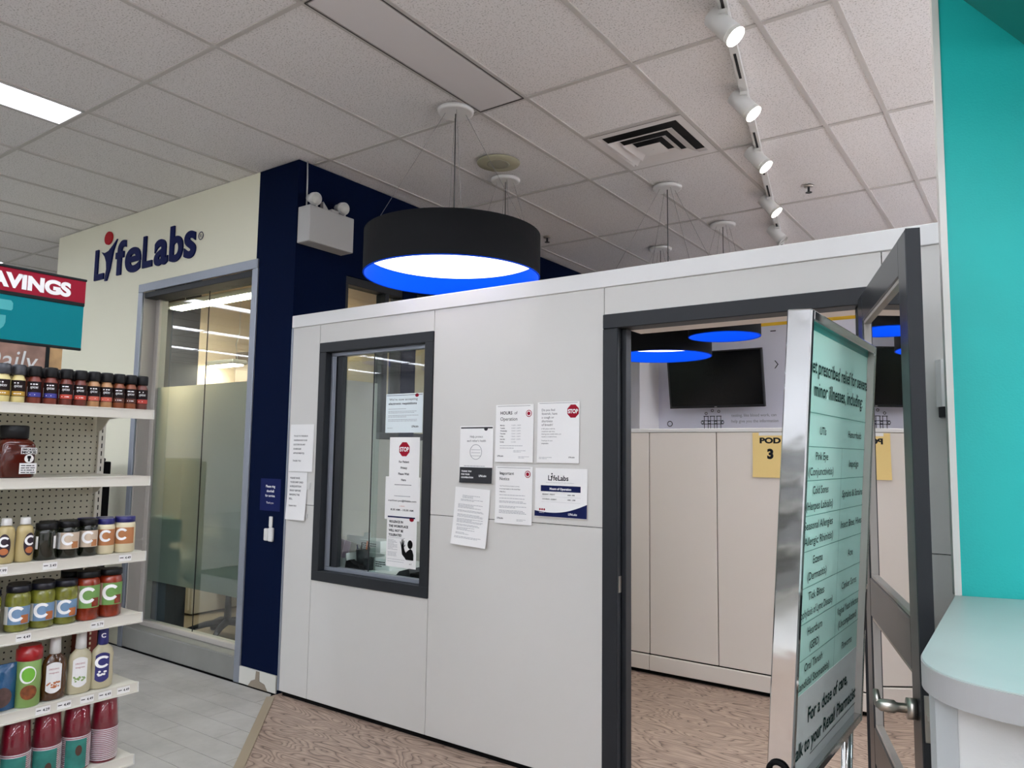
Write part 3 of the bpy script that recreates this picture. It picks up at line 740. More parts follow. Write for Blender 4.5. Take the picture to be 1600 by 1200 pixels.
def stopsign(s, x, y, r):
    disc(s.mb('ink_red'), s.f, x, y, r, 8)
    text(s.mb('ink_white'), 'STOP', x, y-r*.28, r*.58, lambda u, v: s.g(u, v, s.e+.0010), align='c', bold=.03, w=r*1.6)

s = Sheet('notice', 'white paper with hours of operation list and red roundel, above the Important Notice', 'notice', -.674, -.45, 1.420, 1.700, tilt=.0)
s.T('HOURS', .028, .232, .016, bold=.02); s.T('of', .112, .232, .016); s.T('Operation', .028, .202, .018)
roundel(s, .197, .235, .017)
for i, (d, hr) in enumerate((('Monday', '7:30AM - 3:00PM'), ('Tuesday', '7:30AM - 3:00PM'), ('Wednesday', '7:30AM - 3:00PM'), ('Thursday', '7:30AM - 3:00PM'), ('Friday', '7:30AM - 3:00PM'), ('Saturday', '8:00AM - 2:00PM'), ('Sunday', 'CLOSED'))):
    s.T(d, .028, .176-i*.0135, .0062, bold=.02); s.T(hr, .095, .176-i*.0135, .0058, 'ink_grey')
bars(s.mb('ink_grey'), s.f, .028, .17, .078, 2, .011); bars(s.mb('ink_grey'), s.f, .11, .19, .055, 2, .006, .0018)
fig_logo(s.mb('ink'), s.f, .014, .026, .008); bars(s.mb('ink_grey'), s.f, .14, .205, .026, 2, .006, .0018)
rect(s.mb('ink_dark'), s.f, .01, .205, .272, .2735); s.done()

s = Sheet('notice', 'white paper asking about fever, cough or shortness of breath with a red stop sign', 'notice', -.427, -.197, 1.421, 1.706)
for i, l in enumerate(('Do you feel', 'feverish, have', 'a cough or', 'shortness', 'of breath?')): s.T(l, .024, .243-i*.0175, .0115)
stopsign(s, .196, .240, .033)
for i, l in enumerate(('If YES, please notify the', 'receptionist right away.', 'Hearing assist available when your', 'request is completed here.')): s.T(l, .024, .157-i*.0125, .0058)
s.T('Thank you for your', .024, .101, .0058); s.T('cooperation.', .024, .088, .0058, bold=.02)
fig_logo(s.mb('ink'), s.f, .175, .024, .007); bars(s.mb('ink_grey'), s.f, .012, .09, .024, 2, .006, .0018); rect(s.mb('ink_dark'), s.f, .01, .22, .279, .2805); s.done()

s = Sheet('notice', 'white paper headed Important Notice with red roundel, below the hours list', 'notice', -.670, -.452, 1.124, 1.400)
s.T('Important', .025, .235, .0155, bold=.012); s.T('Notice', .025, .208, .0155, bold=.012); roundel(s, .19, .24, .017)
s.T('Your Patient Service Centre is moving', .025, .178, .0055); s.T('to our new location on the second floor', .025, .164, .0055, bold=.02); s.T('3 Main floor', .025, .150, .0055, bold=.02)
for k, (yy, n) in enumerate(((.136, 1), (.12, 1), (.106, 2), (.082, 2), (.062, 3))): bars(s.mb('ink_grey'), s.f, .025, .185, yy, n, .006, .0022, k+3)
fig_logo(s.mb('ink'), s.f, .014, .022, .008); bars(s.mb('ink_grey'), s.f, .13, .19, .022, 2, .006, .0018); rect(s.mb('ink_dark'), s.f, .01, .205, .268, .2695); s.done()

s = Sheet('notice', 'wide white sign with navy wave foot listing hours, lower right of the group', 'notice', -.436, -.154, 1.170, 1.396)
fig_logo(s.mb('ink'), s.f, .072, .17, .024); s.T('Empowering Patients To Live Healthier', .062, .158, .004, 'ink_grey', w=.15)
disc(s.mb('ink'), s.f, .072+.021, .20, .004)
rect(s.mb('ink_navy'), s.f, .032, .248, .118, .146); text(s.mb('ink_white'), 'Hours of Operation', .14, .126, .0105, lambda u, v: s.g(u, v, s.e+.001), align='c', bold=.03)
s.T('MONDAY - FRIDAY', .042, .102, .0058, bold=.02); s.T('8AM - 4PM', .18, .102, .0058, bold=.02); s.T('SATURDAY - SUNDAY', .042, .080, .0058, bold=.02); s.T('8AM - 12PM', .18, .080, .0058, bold=.02)
rect(s.mb('ink_grey'), s.f, .035, .248, .094, .0945); rect(s.mb('ink_grey'), s.f, .035, .248, .070, .0705)
N_ = 16; wv = [(s.w*i/N_, .028+.038*((i/N_)**2.2)-.012*math.sin(PI*i/N_)) for i in range(N_+1)]
for (xa, ya), (xb, yb) in zip(wv, wv[1:]): s.mb('ink_navy').add([s.f(xa, .002), s.f(xb, .002), s.f(xb, yb), s.f(xa, ya)], [(0, 1, 2, 3)])
f2 = lambda u, v: s.g(u, v, s.e+.001); fig_logo(s.mb('ink_white'), f2, .185, .014, .010)
for x in (.03, .042, .054): disc(s.mb('ink_red'), f2, x, .034, .005)
text(s.mb('ink_white'), 'lifelabs.com', .026, .018, .0045, f2); s.done()

s = Sheet('notice', 'white paper with a face mask drawing, left of the hours list', 'notice', -.900, -.688, 1.317, 1.598)
rect(s.mb('ink_dark'), s.f, .005, .207, .268, .275); disc(s.mb('ink_dark'), s.f, .165, .266, .012, 12, .8)
s.T('Help protect', .106, .222, .0115, align='c'); s.T("each other's health", .106, .201, .0115, align='c')
mk = s.mb('ink_grey')
mk.torus(s.f(.104, .150), .037, .0012, 'y', 24, 4)
for yy in (.13, .145, .16): rect(mk, s.f, .075, .133, yy, yy+.0018)
bars(mk, s.f, .03, .18, .078, 3, .012, .003, 5); s.done({'ink_grey': 'mask_drawing'})
s = Sheet('notice', 'small dark grey thank you card with white lettering under the mask notice', 'notice', -.896, -.690, 1.318-.006, 1.318+.072, y=-.1362, m='ink_dark')
for i, l in enumerate(('THANK YOU', 'FOR YOUR', 'COOPERATION')): text(s.mb('ink_white'), l, .012, .054-i*.0155, .008, s.f, bold=.03)
fig_logo(s.mb('ink_white'), s.f, .125, .032, .010); s.done()
s = Sheet('notice', 'tilted white typed letter hanging loose below the dark thank you card', 'notice', -.93, -.708, 1.0, 1.285, tilt=-.045, curl=.009)
r0 = 1
for yy, n, a, b in ((.245, 3, .05, .17), (.225, 2, .04, .18), (.20, 4, .025, .19), (.17, 2, .025, .19), (.15, 3, .025, .19), (.128, 4, .025, .19), (.10, 2, .025, .18), (.085, 3, .03, .15), (.06, 2, .025, .12), (.04, 2, .02, .19)):
    bars(s.mb('ink_grey'), s.f, a, b, yy, n, .0055, .002, r0); r0 += 1
s.done()
# left pair
s = Sheet('notice', 'upper white paper in a plastic sleeve left of the reception window', 'notice', -2.247, -2.03, 1.335, 1.62, m='paper')
for i, l in enumerate(('TO GO TO THE BACK', 'WAITING FOR YOUR', 'DOCTOR OR ANY', 'SCHEDULED', 'APPOINTMENT(S)')): s.T(l, .035, .21-i*.026, .0095, bold=.02)
s.T('THANK YOU', .035, .06, .0095, bold=.02); s.done()
s = Sheet('notice', 'lower white paper about health cards, taped under the sleeve left of the window', 'notice', -2.252, -2.075, 1.045, 1.33, m='paper', curl=.006)
for i, l in enumerate(('PLEASE HAVE', 'YOUR SHIP CARD', '& REQUISITION', 'READY BEFORE', 'RINGING THE', 'BELL.')): s.T(l, .022, .245-i*.025, .011, bold=.02)
s.T('THANK YOU!', .022, .08, .0085, bold=.02); s.done()
o = link('adhesive_tape', MB().bbox(-2.075, -2.045, -.1345, -.1325, 1.23, 1.27, .0003).bbox(-2.095, -2.06, -.1345, -.1325, 1.06, 1.085, .0003), 'tape', None)
o['label'] = 'grey tape pieces beside the lower left paper'; o['category'] = 'tape'

# glass sheets (inside of the reception pane)
GY = -.0725
s = Sheet('window_notice', 'pale wide sheet about electronic requisitions at the top of the window', 'notice', -1.495, -1.215, 1.568, 1.786, y=GY, m='paper_cool', curl=0)
rect(s.mb('ink_navy'), s.f, .005, .275, .208, .2105); disc(s.mb('ink_red'), s.f, .235, .206, .014, 12, .7)
s.T("We're now accepting", .025, .18, .0135, w=.215); s.T('electronic requisitions', .02, .157, .0125, bold=.025, w=.215)
for k, (yy, n) in enumerate(((.132, 1), (.118, 2), (.095, 2), (.072, 2))): bars(s.mb('ink_grey'), s.f, .02, .25, yy, n, .008, .0022, k)
fig_logo(s.mb('ink'), s.f, .20, .03, .011); bars(s.mb('ink_grey'), s.f, .015, .06, .025, 1, .006, .002); s.done()
s = Sheet('window_notice', 'white stop sign privacy notice in the window, second from the top', 'notice', -1.455, -1.23, 1.262, 1.543, y=GY-.001, curl=0)
stopsign(s, .112, .215, .042)
for i, l in enumerate(('For Patient', 'Privacy', 'Please Wait', 'Here')): s.T(l, .112, .14-i*.033, .0125, bold=.025, align='c')
bars(s.mb('ink'), s.f, .045, .18, .018, 1, .006, .003); s.done()
s = Sheet('window_notice', 'white email address notice in the window, third from the top', 'notice', -1.482, -1.222, 1.09, 1.325, y=GY+.0012, curl=0)
bars(s.mb('ink_grey'), s.f, .07, .19, .128, 1, .006, .0035, 2); s.T('markham.psc@lifelabs.com', .13, .10, .0095, bold=.02, align='c', w=.21)
s.T('in advance', .13, .073, .007, 'ink_orange', align='c'); s.T('8:30 AM - 10:30 AM', .13, .05, .010, bold=.025, align='c', w=.17)
bars(s.mb('ink_orange'), s.f, .17, .23, .02, 1, .006, .003); s.done()
s = Sheet('window_notice', 'lowest window notice with a black silhouette raising a hand', 'notice', -1.46, -1.237, .835, 1.118, y=GY-.0012, curl=0)
rect(s.mb('ink_navy'), s.f, .005, .21, .266, .274); disc(s.mb('ink_red'), s.f, .185, .262, .017, 14, .7)
for i, l in enumerate(('VIOLENCE IN', 'THE WORKPLACE', 'WILL NOT BE', 'TOLERATED')): s.T(l, .015, .238-i*.024, .013, bold=.04)
bars(s.mb('ink_grey'), s.f, .012, .15, .157, 1, .01, .002, 8); bars(s.mb('ink_grey'), s.f, .012, .085, .145, 9, .0065, .0018, 9); bars(s.mb('ink_grey'), s.f, .012, .085, .078, 4, .0065, .0018, 4); bars(s.mb('ink_grey'), s.f, .012, .14, .04, 2, .012, .0018, 6)
sil = s.mb('core_black')
disc(sil, s.f, .178, .128, .019, 16, 1.25)
sil.add([s.f(*p) for p in ((.150, .045), (.205, .045), (.205, .075), (.196, .098), (.182, .106), (.170, .100), (.150, .085))], [tuple(range(7))])
sil.add([s.f(*p) for p in ((.150, .045), (.150, .082), (.140, .092), (.120, .072), (.140, .055))], [tuple(range(5))])
sil.add([s.f(*p) for p in ((.120, .072), (.142, .090), (.130, .118), (.112, .118))], [(0, 1, 2, 3)])
for k, (a, b) in enumerate(((.106, .140), (.116, .152), (.125, .154), (.133, .145), (.142, .125))): sil.add([s.f(.113+k*.004, .112), s.f(.119+k*.004, .112), s.f(a+.003, b), s.f(a-.002, b)], [(0, 1, 2, 3)])
s.T('v-1', .175, .02, .010, bold=.02); s.done({'core_black': 'silhouette'})

# doorbell sign on the navy column
s = Sheet('door_bell_sign', 'navy sign with white text asking to ring the doorbell on the navy column', 'sign', -2.535, -2.335, 1.083, 1.283, y=-.1205, m='navy_sign', curl=0)
for i, l in enumerate(('Please ring', 'doorbell', 'for service.')): text(s.mb('ink_white'), l, .10, .145-i*.029, .0155, s.f, align='c', bold=.02)
text(s.mb('ink_white'), 'Thank you', .10, .045, .0125, s.f, align='c'); s.done()
t = thing('doorbell', 'white doorbell unit hanging from a small white hook below the navy sign', 'doorbell', (-2.42, -.12, .9))
link('hook', MB().bbox(-2.428, -2.396, -.130, -.121, .985, 1.05, .003).bbox(-2.425, -2.40, -.128, -.121, .965, .99, .002), 'white_plastic', t)
link('button_box', MB().bbox(-2.462, -2.424, -.140, -.121, .90, .975, .005).bbox(-2.420, -2.378, -.140, -.121, .897, .982, .005), 'white_plastic', t)
# POD sheet on low wall
s = Sheet('pod_sign', 'yellow sheet reading POD 3 taped to the low cream divider', 'sign', .028, .245, 1.335, 1.615, y=1.6585, m='pod_yellow', curl=.004)
s.T('POD', .045, .215, .034, bold=.05, w=.13); s.T('3', .11, .12, .058, bold=.06, align='c')
rect(s.mb('paper'), s.f, .04, .2, .262, .282); s.done()

# ================================================================ RECEPTION DESK ITEMS (behind the window)
dk = thing('reception_desk', 'white reception desk just inside the sliding window', 'desk', (-1.7, .3, 0))
link('worktop', MB().bbox(-2.13, -1.0, -.04, .55, .735, .765, .003), 'desk_white', dk)
link('leg_panel', MB().box(-2.12, -2.09, 0.0, .5, 0, .735).box(-1.05, -1.02, 0, .5, 0, .735), 'grey_panel', dk)
t = thing('screen_panel', 'tall pale grey side screen behind the left half of the reception window', 'screen', (-2.15, .4, 0))
link('board', MB().bbox(-2.17, -2.15, .19, .50, 0, 1.925, .003), 'grey_panel', t)
bx = MB().bbox(-2.12, -1.99, .10, .26, .766, .90); 
t = thing('brochure_holder', 'clear rack of pink and grey brochures at the left end of the desk', 'brochure holder', (-1.99, .03, .766))
for k in range(4):
    link('brochure', MB().extr([(0, 0), (.09, 0), (.09, .16-k*.012), (0, .175-k*.012)], (-2.03+k*.022, .02+k*.03, .770), (1, 0, 0), (0, .25, .97), (0, .003, 0)), mat('brochure_pink', 'b9a4b4', .5) if k < 2 else 'grey_panel', t)
link('rack', MB().box(-2.04, -1.86, .0, .005, .766, .83).box(-2.04, -2.035, .0, .14, .766, .86).box(-1.865, -1.86, 0, .14, .766, .86), 'white_plastic', t)
t = thing('tray', 'white stepped paper tray standing behind the brochures', 'tray', (-2.03, .2, .766))
link('back_board', MB().extr([(0, 0), (.2, 0), (.21, .195), (.155, .19), (.15, .165), (0, .165)], (-2.12, .24, .766), (1, 0, 0), (0, 0, 1), (0, .004, 0)), 'paper', t)
t = thing('pen_cup', 'black desk organiser holding pens behind the reception glass', 'organiser', (-1.80, .07, .766))
link('cup', MB().lathe([(.035, .767), (.04, .88)], -1.815, .09, 0, 14), 'dark_plastic', t)
link('cup', MB().bbox(-1.77, -1.72, .05, .09, .767, .835), 'dark_plastic', t)
for k in range(5):
    a = k*1.3; link('pen', MB().tube([(-1.815+.02*math.cos(a), .09+.02*math.sin(a), .80), (-1.815+.035*math.cos(a), .09+.035*math.sin(a), .93-.008*k)], .004, 6), ['ink_orange', 'core_black', 'core_black', 'ink_navy', 'core_black'][k], t)
t = thing('tape_dispenser', 'black tape dispenser with a white roll on the reception desk', 'tape dispenser', (-1.79, .0, .766))
link('body', MB().extr([(0, 0), (.13, 0), (.12, .03), (.08, .035), (.04, .06), (.01, .05)], (-1.86, -.01, .767), (1, 0, 0), (0, 0, 1), (0, .04, 0)), 'core_black', t)
link('roll', MB().torus((-1.825, .01, .80), .018, .007, 'y', 16, 6), 'paper', t)
for (x0, x1, y0, y1, z0, z1, lab) in ((-1.90, -1.74, .20, .32, .767, .845, 'lower left white glove box at the back of the desk'), (-1.98, -1.80, .22, .34, .846, .915, 'white tissue box stacked on top of another box'),
                                      (-1.73, -1.60, .10, .22, .767, .835, 'right white box with black print on the desk')):
    b = thing('supply_box', lab, 'box', ((x0+x1)/2, (y0+y1)/2, z0)); link('carton', MB().bbox(x0, x1, y0, y1, z0, z1, .002), 'paper', b)
    q = MB(); bars(q, lambda u, v: (x0+u, y0-.0008, z0+v), .015, x1-x0-.03, .045, 3, .012, .006, 3); link('print', q, 'ink', b)
solo('paper_pile', MB().prism([(-1.72, .0), (-1.35, .03), (-1.33, .22), (-1.60, .2)], .7655, .772), 'paper', 'loose white papers lying flat on the reception desk', 'paper')
t = thing('desk_phone', 'black card terminal at the right end of the reception desk', 'terminal', (-1.35, .02, .766))
link('base', MB().extr([(0, 0), (.12, 0), (.10, .05), (.03, .03)], (-1.44, -.02, .7725), (1, 0, 0), (0, 0, 1), (0, .09, 0)), 'dark_plastic', t)
link('handset', MB().bbox(-1.33, -1.22, -.02, .05, .7725, .80), 'core_black', t)
for nm_, m_, x, y, w, d, z0, z1, lab in (('blind_panel', 'tan_panel', -3.30, 1.20, .02, .40, .3, 2.88, 'left tan cabinet panel seen through the side glazing'), ('blind_panel', 'tan_panel', -3.30, 1.605, .02, .16, .3, 2.88, 'right tan cabinet panel seen through the side glazing')):
    t = thing(nm_, lab, 'panel', (x, y, z0)); link('board', MB().bbox(x-.02, x, y, y+d, z0, z1), m_, t)

# ================================================================ OFFICE BEHIND THE SHOPFRONT
oi = MB().box(-5.46, -5.44, 1.2, 6, .0, CE)
struct('wall_office', oi, 'office_warm', 'warm cream end wall inside the glazed office')
struct('wall_office_dark', MB().box(-5.46, -5.44, .0, 1.2, 0, CE), 'office_dark', 'dark charcoal wall inside the glazed office')
struct('wall_office_rear', MB().box(-5.46, -2.41, 3.2, 3.26, 0, CE), 'office_warm', 'cream rear wall inside the glazed office')
t = thing('office_divider', 'taupe office divider standing behind the frosted glass', 'divider', (-4.4, 1.5, 0))
link('board', MB().bbox(-5.25, -4.2, 1.5, 1.54, 0, 2.46), 'office_taupe', t); link('top_clip', MB().bbox(-4.74, -4.70, 1.50, 1.54, 2.46, 2.54), 'dark_plastic', t)
solo('office_ceiling_panel', MB().box(-5.44, -2.45, .02, 3.2, CE-.03, CE-.005), 'office_ceiling', 'warm lit ceiling inside the glazed office', 'ceiling')
def linear(x0, x1, y, z, lab, cords):
    t = thing('linear_light', lab, 'pendant light', ((x0+x1)/2, y, z))
    link('housing', MB().bbox(x0, x1, y-.09, y+.09, z, z+.045, .012), 'light_grey_metal', t)
    link('tube', MB().bbox(x0+.12 if x1-x0 > .5 else x0+.03, x1-.03, y-.06, y+.06, z-.014, z, .005), 'office_glow', t)
    for cx_ in cords: link('cord', MB().tube([(cx_, y, z+.04), (cx_-.03, y, z+.2), (cx_+.02, y, z+.32), (cx_, y, CE-.03)], .006, 6), 'white_plastic', t)
linear(-5.33, -2.5, .8, 2.80, 'long linear pendant light glowing behind the top of the shopfront glass', (-5.05, -3.2))
linear(-5.42, -4.95, 1.35, 2.31, 'short linear pendant light lower and farther inside the office', (-5.0,))
def fill_updown(x0, x1, y0, y1, z, lab, m='store_fill', mu_='store_fill'):  # added out-of-view lamps that brighten the ceiling and waiting area
    t = thing('linear_light', lab, 'pendant light', ((x0+x1)/2, (y0+y1)/2, z), 'added fill lights out of view')
    link('housing', MB().box(x0+.04, x1-.04, y0+.04, y1-.04, z, z+.05), 'light_grey_metal', t)
    link('lower_tube', MB().box(x0, x1, y0, y1, z-.012, z-.001), m, t); link('upper_tube', MB().box(x0, x1, y0, y1, z+.051, z+.06), mu_, t)
    for a, b in ((x0+.07, y0+.07), (x1-.07, y1-.07)): link('cord', MB().tube([(a, b, z+.06), (a, b, CE)], .003, 5), 'wire', t)
mat('store_fill', 'f2f5ff', emit=16)
mat('room_fill', 'ecf4ff', emit=31)
fill_updown(2.0, 5.6, .82, .98, 2.75, 'added suspended fill light near the front of the waiting area, hidden by the teal wall', 'room_fill', 'light_grey_metal')
fill_updown(1.7, 5.6, 2.12, 2.28, 2.75, 'added suspended fill light in the middle of the waiting area, hidden by the teal wall', 'room_fill', 'light_grey_metal')
fill_updown(2.2, 5.6, 3.42, 3.58, 2.75, 'added suspended fill light at the back of the waiting area, hidden by the teal wall', 'room_fill', 'light_grey_metal')
fill_updown(-2.3, -2.1, -9.0, -4.3, 2.75, 'added suspended fill light over the store behind the photographer at left')
fill_updown(2.2, 2.4, -9.0, -4.3, 2.75, 'added suspended fill light over the store behind the photographer at right')
# office chair
ch = thing('office_chair', 'dark office swivel chair seen under and through the frosted film', 'chair', (-3.72, .46, 0))
cxx, cyy = -3.72, .50
for k in range(5):
    a = k*2*PI/5+.35; ex, ey = cxx+.31*math.cos(a), cyy+.31*math.sin(a)
    lg = link('base_leg', MB().tube([(cxx, cyy, .13), ((cxx+ex)/2, (cyy+ey)/2, .115), (ex, ey, .075)], [.03, .024, .016], 8), 'dark_plastic', ch)
    link('caster', MB().tube([(ex, ey-.02, .03), (ex, ey+.02, .03)], .027, 12).tube([(ex, ey, .03), (ex, ey, .08)], .007, 6), 'core_black', lg)
link('gas_post', MB().tube([(cxx, cyy, .12), (cxx, cyy, .30), (cxx, cyy, .44)], [.03, .022, .018], 12), 'dark_plastic', ch)
mat('chair_green', '24302c', .8)
link('seat', MB().lathe([(.20, .44), (.25, .46), (.25, .51), (.2, .53)], cxx, cyy, 0, 24, p=3.0), 'chair_green', ch)
link('backrest', MB().lathe([(.16, .60), (.23, .68), (.24, .9), (.2, 1.02)], cxx+.02, cyy+.22, 0, 24, sy=.18, p=3), 'chair_green', ch)
t = thing('low_cabinet', 'low white cabinet on the office floor under the frosted film', 'cabinet', (-4.6, .9, 0))
link('carcass', MB().bbox(-5.35, -4.62, .75, 1.25, .02, .52), 'desk_white', t); link('door', MB().bbox(-5.32, -4.65, .735, .75, .05, .49), 'desk_white', t)
t = thing('waste_bin', 'black waste bin on the office floor beside the glazing', 'bin', (-3.05, .35, 0))
link('tub', MB().lathe([(.10, .0), (.13, .30), (.12, .30), (.09, .02)], -3.06, .42, 0, 20, p=4), 'core_black', t)
t = thing('office_desk', 'grey office desk behind the frosted film', 'desk', (-3.9, 1.2, 0))
link('worktop', MB().bbox(-4.6, -3.45, .95, 1.45, .72, .75), 'grey_panel', t); link('side_panel', MB().bbox(-3.5, -3.45, 1.0, 1.4, 0, .72), 'grey_panel', t)
t = thing('tissue_box', 'green and white glove box with pump bottles seen blurred through the film', 'box', (-4.0, .2, .8))
link('stand', MB().box(-4.06, -3.86, .06, .22, .0, .70), 'dark_grey_wall', t)
link('carton', MB().bbox(-3.98, -3.84, .05, .2, .76, .93), mat('box_green', '2d5a4c', .5), t); link('carton_front', MB().bbox(-4.06, -3.98, .04, .2, .70, .95), 'paper_cool', t)

# black upright item between shelf unit and wall
t = thing('black_cabinet', 'black upright cabinet by the cream wall just past the shelf unit', 'cabinet', (-4.28, -.4, 0))
link('body', MB().bbox(-4.45, -4.10, -.50, -.28, .02, 1.36, .006), 'core_black', t); link('top_lid', MB().bbox(-4.42, -4.14, -.48, -.30, 1.36, 1.385, .006), 'dark_plastic', t)
link('foot', MB().box(-4.43, -4.12, -.48, -.3, 0, .02), 'core_black', t)

# ================================================================ SHELF UNIT
ZS = [1.616, 1.352, 1.057, .820, .555, .283]
XF, XB, YE = -1.385, -1.86, -1.492
YL = -3.1
sh = thing('shelf_unit', 'cream metal gondola shelf unit with pegboard back and six shelves', 'shelving', (XB, -2.2, 0))
link('pegboard', MB().box(XB-.004, XB, YL, -1.475, .1, 1.62), 'pegboard', sh)
link('pegboard', MB().box(XB-.044, XB-.040, YL, -1.475, .1, 1.62), 'shelf_cream', sh, label='rear side pegboard panel')
up = link('upright', MB().bbox(XB-.045, XB+.014, -1.476, -1.446, 0, 1.60, .002), 'shelf_cream', sh)
sl = MB()
for k in range(44): sl.box(XB+.0138, XB+.0150, -1.463, -1.459, .12+k*.0335, .12+k*.0335+.020)
link('slots', sl, 'core_black', up, kind='stuff')
for i, z in enumerate(ZS):
    shf = link('shelf', MB().box(XB+.012, XF-.012, YL, YE, z-.016, z-.0008), 'shelf_cream', sh)
    rail = MB()
    for (a, b, c, d) in ((XF-.014, XF, z-.004, z), (XF-.006, XF-.002, z-.034, z-.004), (XF-.006, XF+.003, z-.038, z-.033)): rail.box(a, b, YL, YE+.002, c, d)
    link('price_rail', rail, 'shelf_cream', shf)
    link('rail_end', MB().extr([(0, 0), (.008, 0), (.010, -.037), (-.006, -.037)], (XF-.006, YE+.0022, z), (1, 0, 0), (0, 0, 1), (0, .0015, 0)), 'white_plastic', shf)
    if i < 5:
        link('bracket', MB().extr([(0, 0), (.30, 0), (.30, -.018), (.10, -.030), (.045, -.075), (0, -.085)], (XB+.014, -1.4880, z-.002), (1, 0, 0), (0, 0, 1), (0, .004, 0)), 'shelf_cream', shf)
link('base_kick', MB().box(XB, XF-.05, YL, YE-.002, .0, .265), 'shelf_under', sh)
TG = {2: [(-2.0, '7.99'), (-1.84, '3.49'), (-1.57, '4.49')], 3: [(-1.91, '4.49'), (-1.66, '5.79')], 4: [(-1.83, '4.29'), (-1.76, '4.49'), (-1.68, '4.49'), (-1.615, '4.49'), (-1.545, '4.49')]}
for i, l in TG.items():
    for y, p in l:
        z = ZS[i]
        t = thing('price_tag', {2: 'price tag %s on the shelf of mustard and jars', 3: 'price tag %s on the shelf of pickles and salsa', 4: 'price tag %s on the shelf of dressing bottles'}[i] % p + ' at ' + {-2.0: 'left', -1.84: 'centre', -1.57: 'right', -1.91: 'left', -1.66: 'right', -1.83: 'far left', -1.76: 'mid left', -1.68: 'middle', -1.615: 'mid right', -1.545: 'far right'}[y], 'price tag', (XF, y, z-.02), 'shelf price tags')
        link('card', MB().box(XF-.0018, XF-.0008, y-.024, y+.024, z-.031, z-.007), 'paper', t)
        q = MB(); ff = lambda u, v: (XF-.0004, y+u, z-.019+v)
        text(q, p, -.001, -.004, .0095, ff, bold=.02); bars(q, ff, -.021, -.003, 0, 1, .004, .003)
        link('lettering', q, 'ink', t)

A0 = -.42
def cylf(cx, cy, r, z, a0=A0, sx=1, sy=1):
    return lambda u, v: (cx+sx*(r+.0007)*math.cos(a0+u/r), cy+sy*(r+.0007)*math.sin(a0+u/r), z+v)
def patch(mb, cx, cy, r, z0, z1, a, b, n=10, e=.0004, sx=1, sy=1):
    """curved label patch between angles a..b"""
    vs = []
    for i in range(n+1):
        t = a+(b-a)*i/n
        for z in (z0, z1): vs.append((cx+sx*(r+e)*math.cos(t), cy+sy*(r+e)*math.sin(t), z))
    mb.add(vs, [(2*i, 2*i+2, 2*i+3, 2*i+1) for i in range(n)], True); return mb

# spice jars
cols = [('d8c98a', 'spice_yellow', 'b08a2a'), ('7a3324', 'spice_red', '33358a'), ('6d2c20', 'spice_brown', 'c04534'), ('b98a5e', 'spice_tan', 'c25a48'), ('8a4a2a', 'spice_rust', '5b2f22'), ('6b3a30', 'spice_dark', 'b03a30')]
for c, n, b in cols: mat(n, c, .35, coat=.3); mat(n+'_band', b, .5)
mat('jar_cap', '101012', .45, spec=.3); mat('cap_silver', '45474c', .3, metal=.4); mat('label_black', '1e1213', .6, spec=.2)
spec = [(-2.018, 0, 'leftmost grey capped yellow spice jar on the top shelf'), (-1.970, 0, 'second grey capped yellow spice jar on the top shelf'), (-1.918, 1, 'left jar of the two with a blue band on the top shelf'),
        (-1.864, 1, 'right jar of the two with a blue band on the top shelf'), (-1.811, 2, 'left jar of the two dark brown ones with a red band'), (-1.760, 2, 'right jar of the two dark brown ones with a red band'),
        (-1.711, 3, 'left jar of the two tan spice jars with a pinkish band'), (-1.663, 3, 'right jar of the two tan spice jars with a pinkish band'), (-1.615, 4, 'left jar of the two rust coloured jars with dark labels'),
        (-1.568, 4, 'right jar of the two rust coloured jars with dark labels'), (-1.522, 5, 'last spice jar at the right end of the top shelf')]
for row in (0, 1):
    for y, k, lab in spec:
        x = -1.425-row*.05; z = ZS[0]; r = .0215; nm = cols[k][1]
        if row: lab = 'back row spice jar, %s from the left, behind the front row' % ('first', 'second', 'third', 'fourth', 'fifth', 'sixth', 'seventh', 'eighth', 'ninth', 'tenth', 'last')[[q_[0] for q_ in spec].index(y)]
        t = thing('spice_jar', lab, 'jar', (x, y, z), 'spice jars on the top shelf')
        link('jar', MB().lathe([(.018, z), (r, z+.004), (r, z+.082), (.0165, z+.094), (.0165, z+.102)], x, y, 0, 20), nm, t)
        link('cap', MB().lathe([(.0195, z+.098), (.0215, z+.102), (.0215, z+.130), (.0195, z+.135)], x, y, 0, 20), 'cap_silver' if k == 0 else 'jar_cap', t)
        if row: continue
        link('label', patch(MB(), x, y, r, z+.022, z+.079, A0-1.35, A0+1.35), 'label_black', t)
        link('label_band', patch(MB(), x, y, r, z+.024, z+.040, A0-.9, A0+1.35, e=.0008), nm+'_band', t)
        q = MB(); f_ = cylf(x, y, r+.0006, z)
        text(q, 'spices', 0, .054, .011, f_, align='c', w=.024, slant=.2); bars(q, f_, -.012, .012, .067, 1, .01, .004, k); bars(q, f_, -.012, .012, .030, 1, .01, .003, k+4)
        patch(q, x, y, r, z+.026, z+.060, A0-1.3, A0-1.1, 2, e=.0012)
        link('lettering', q, 'ink_white', t)

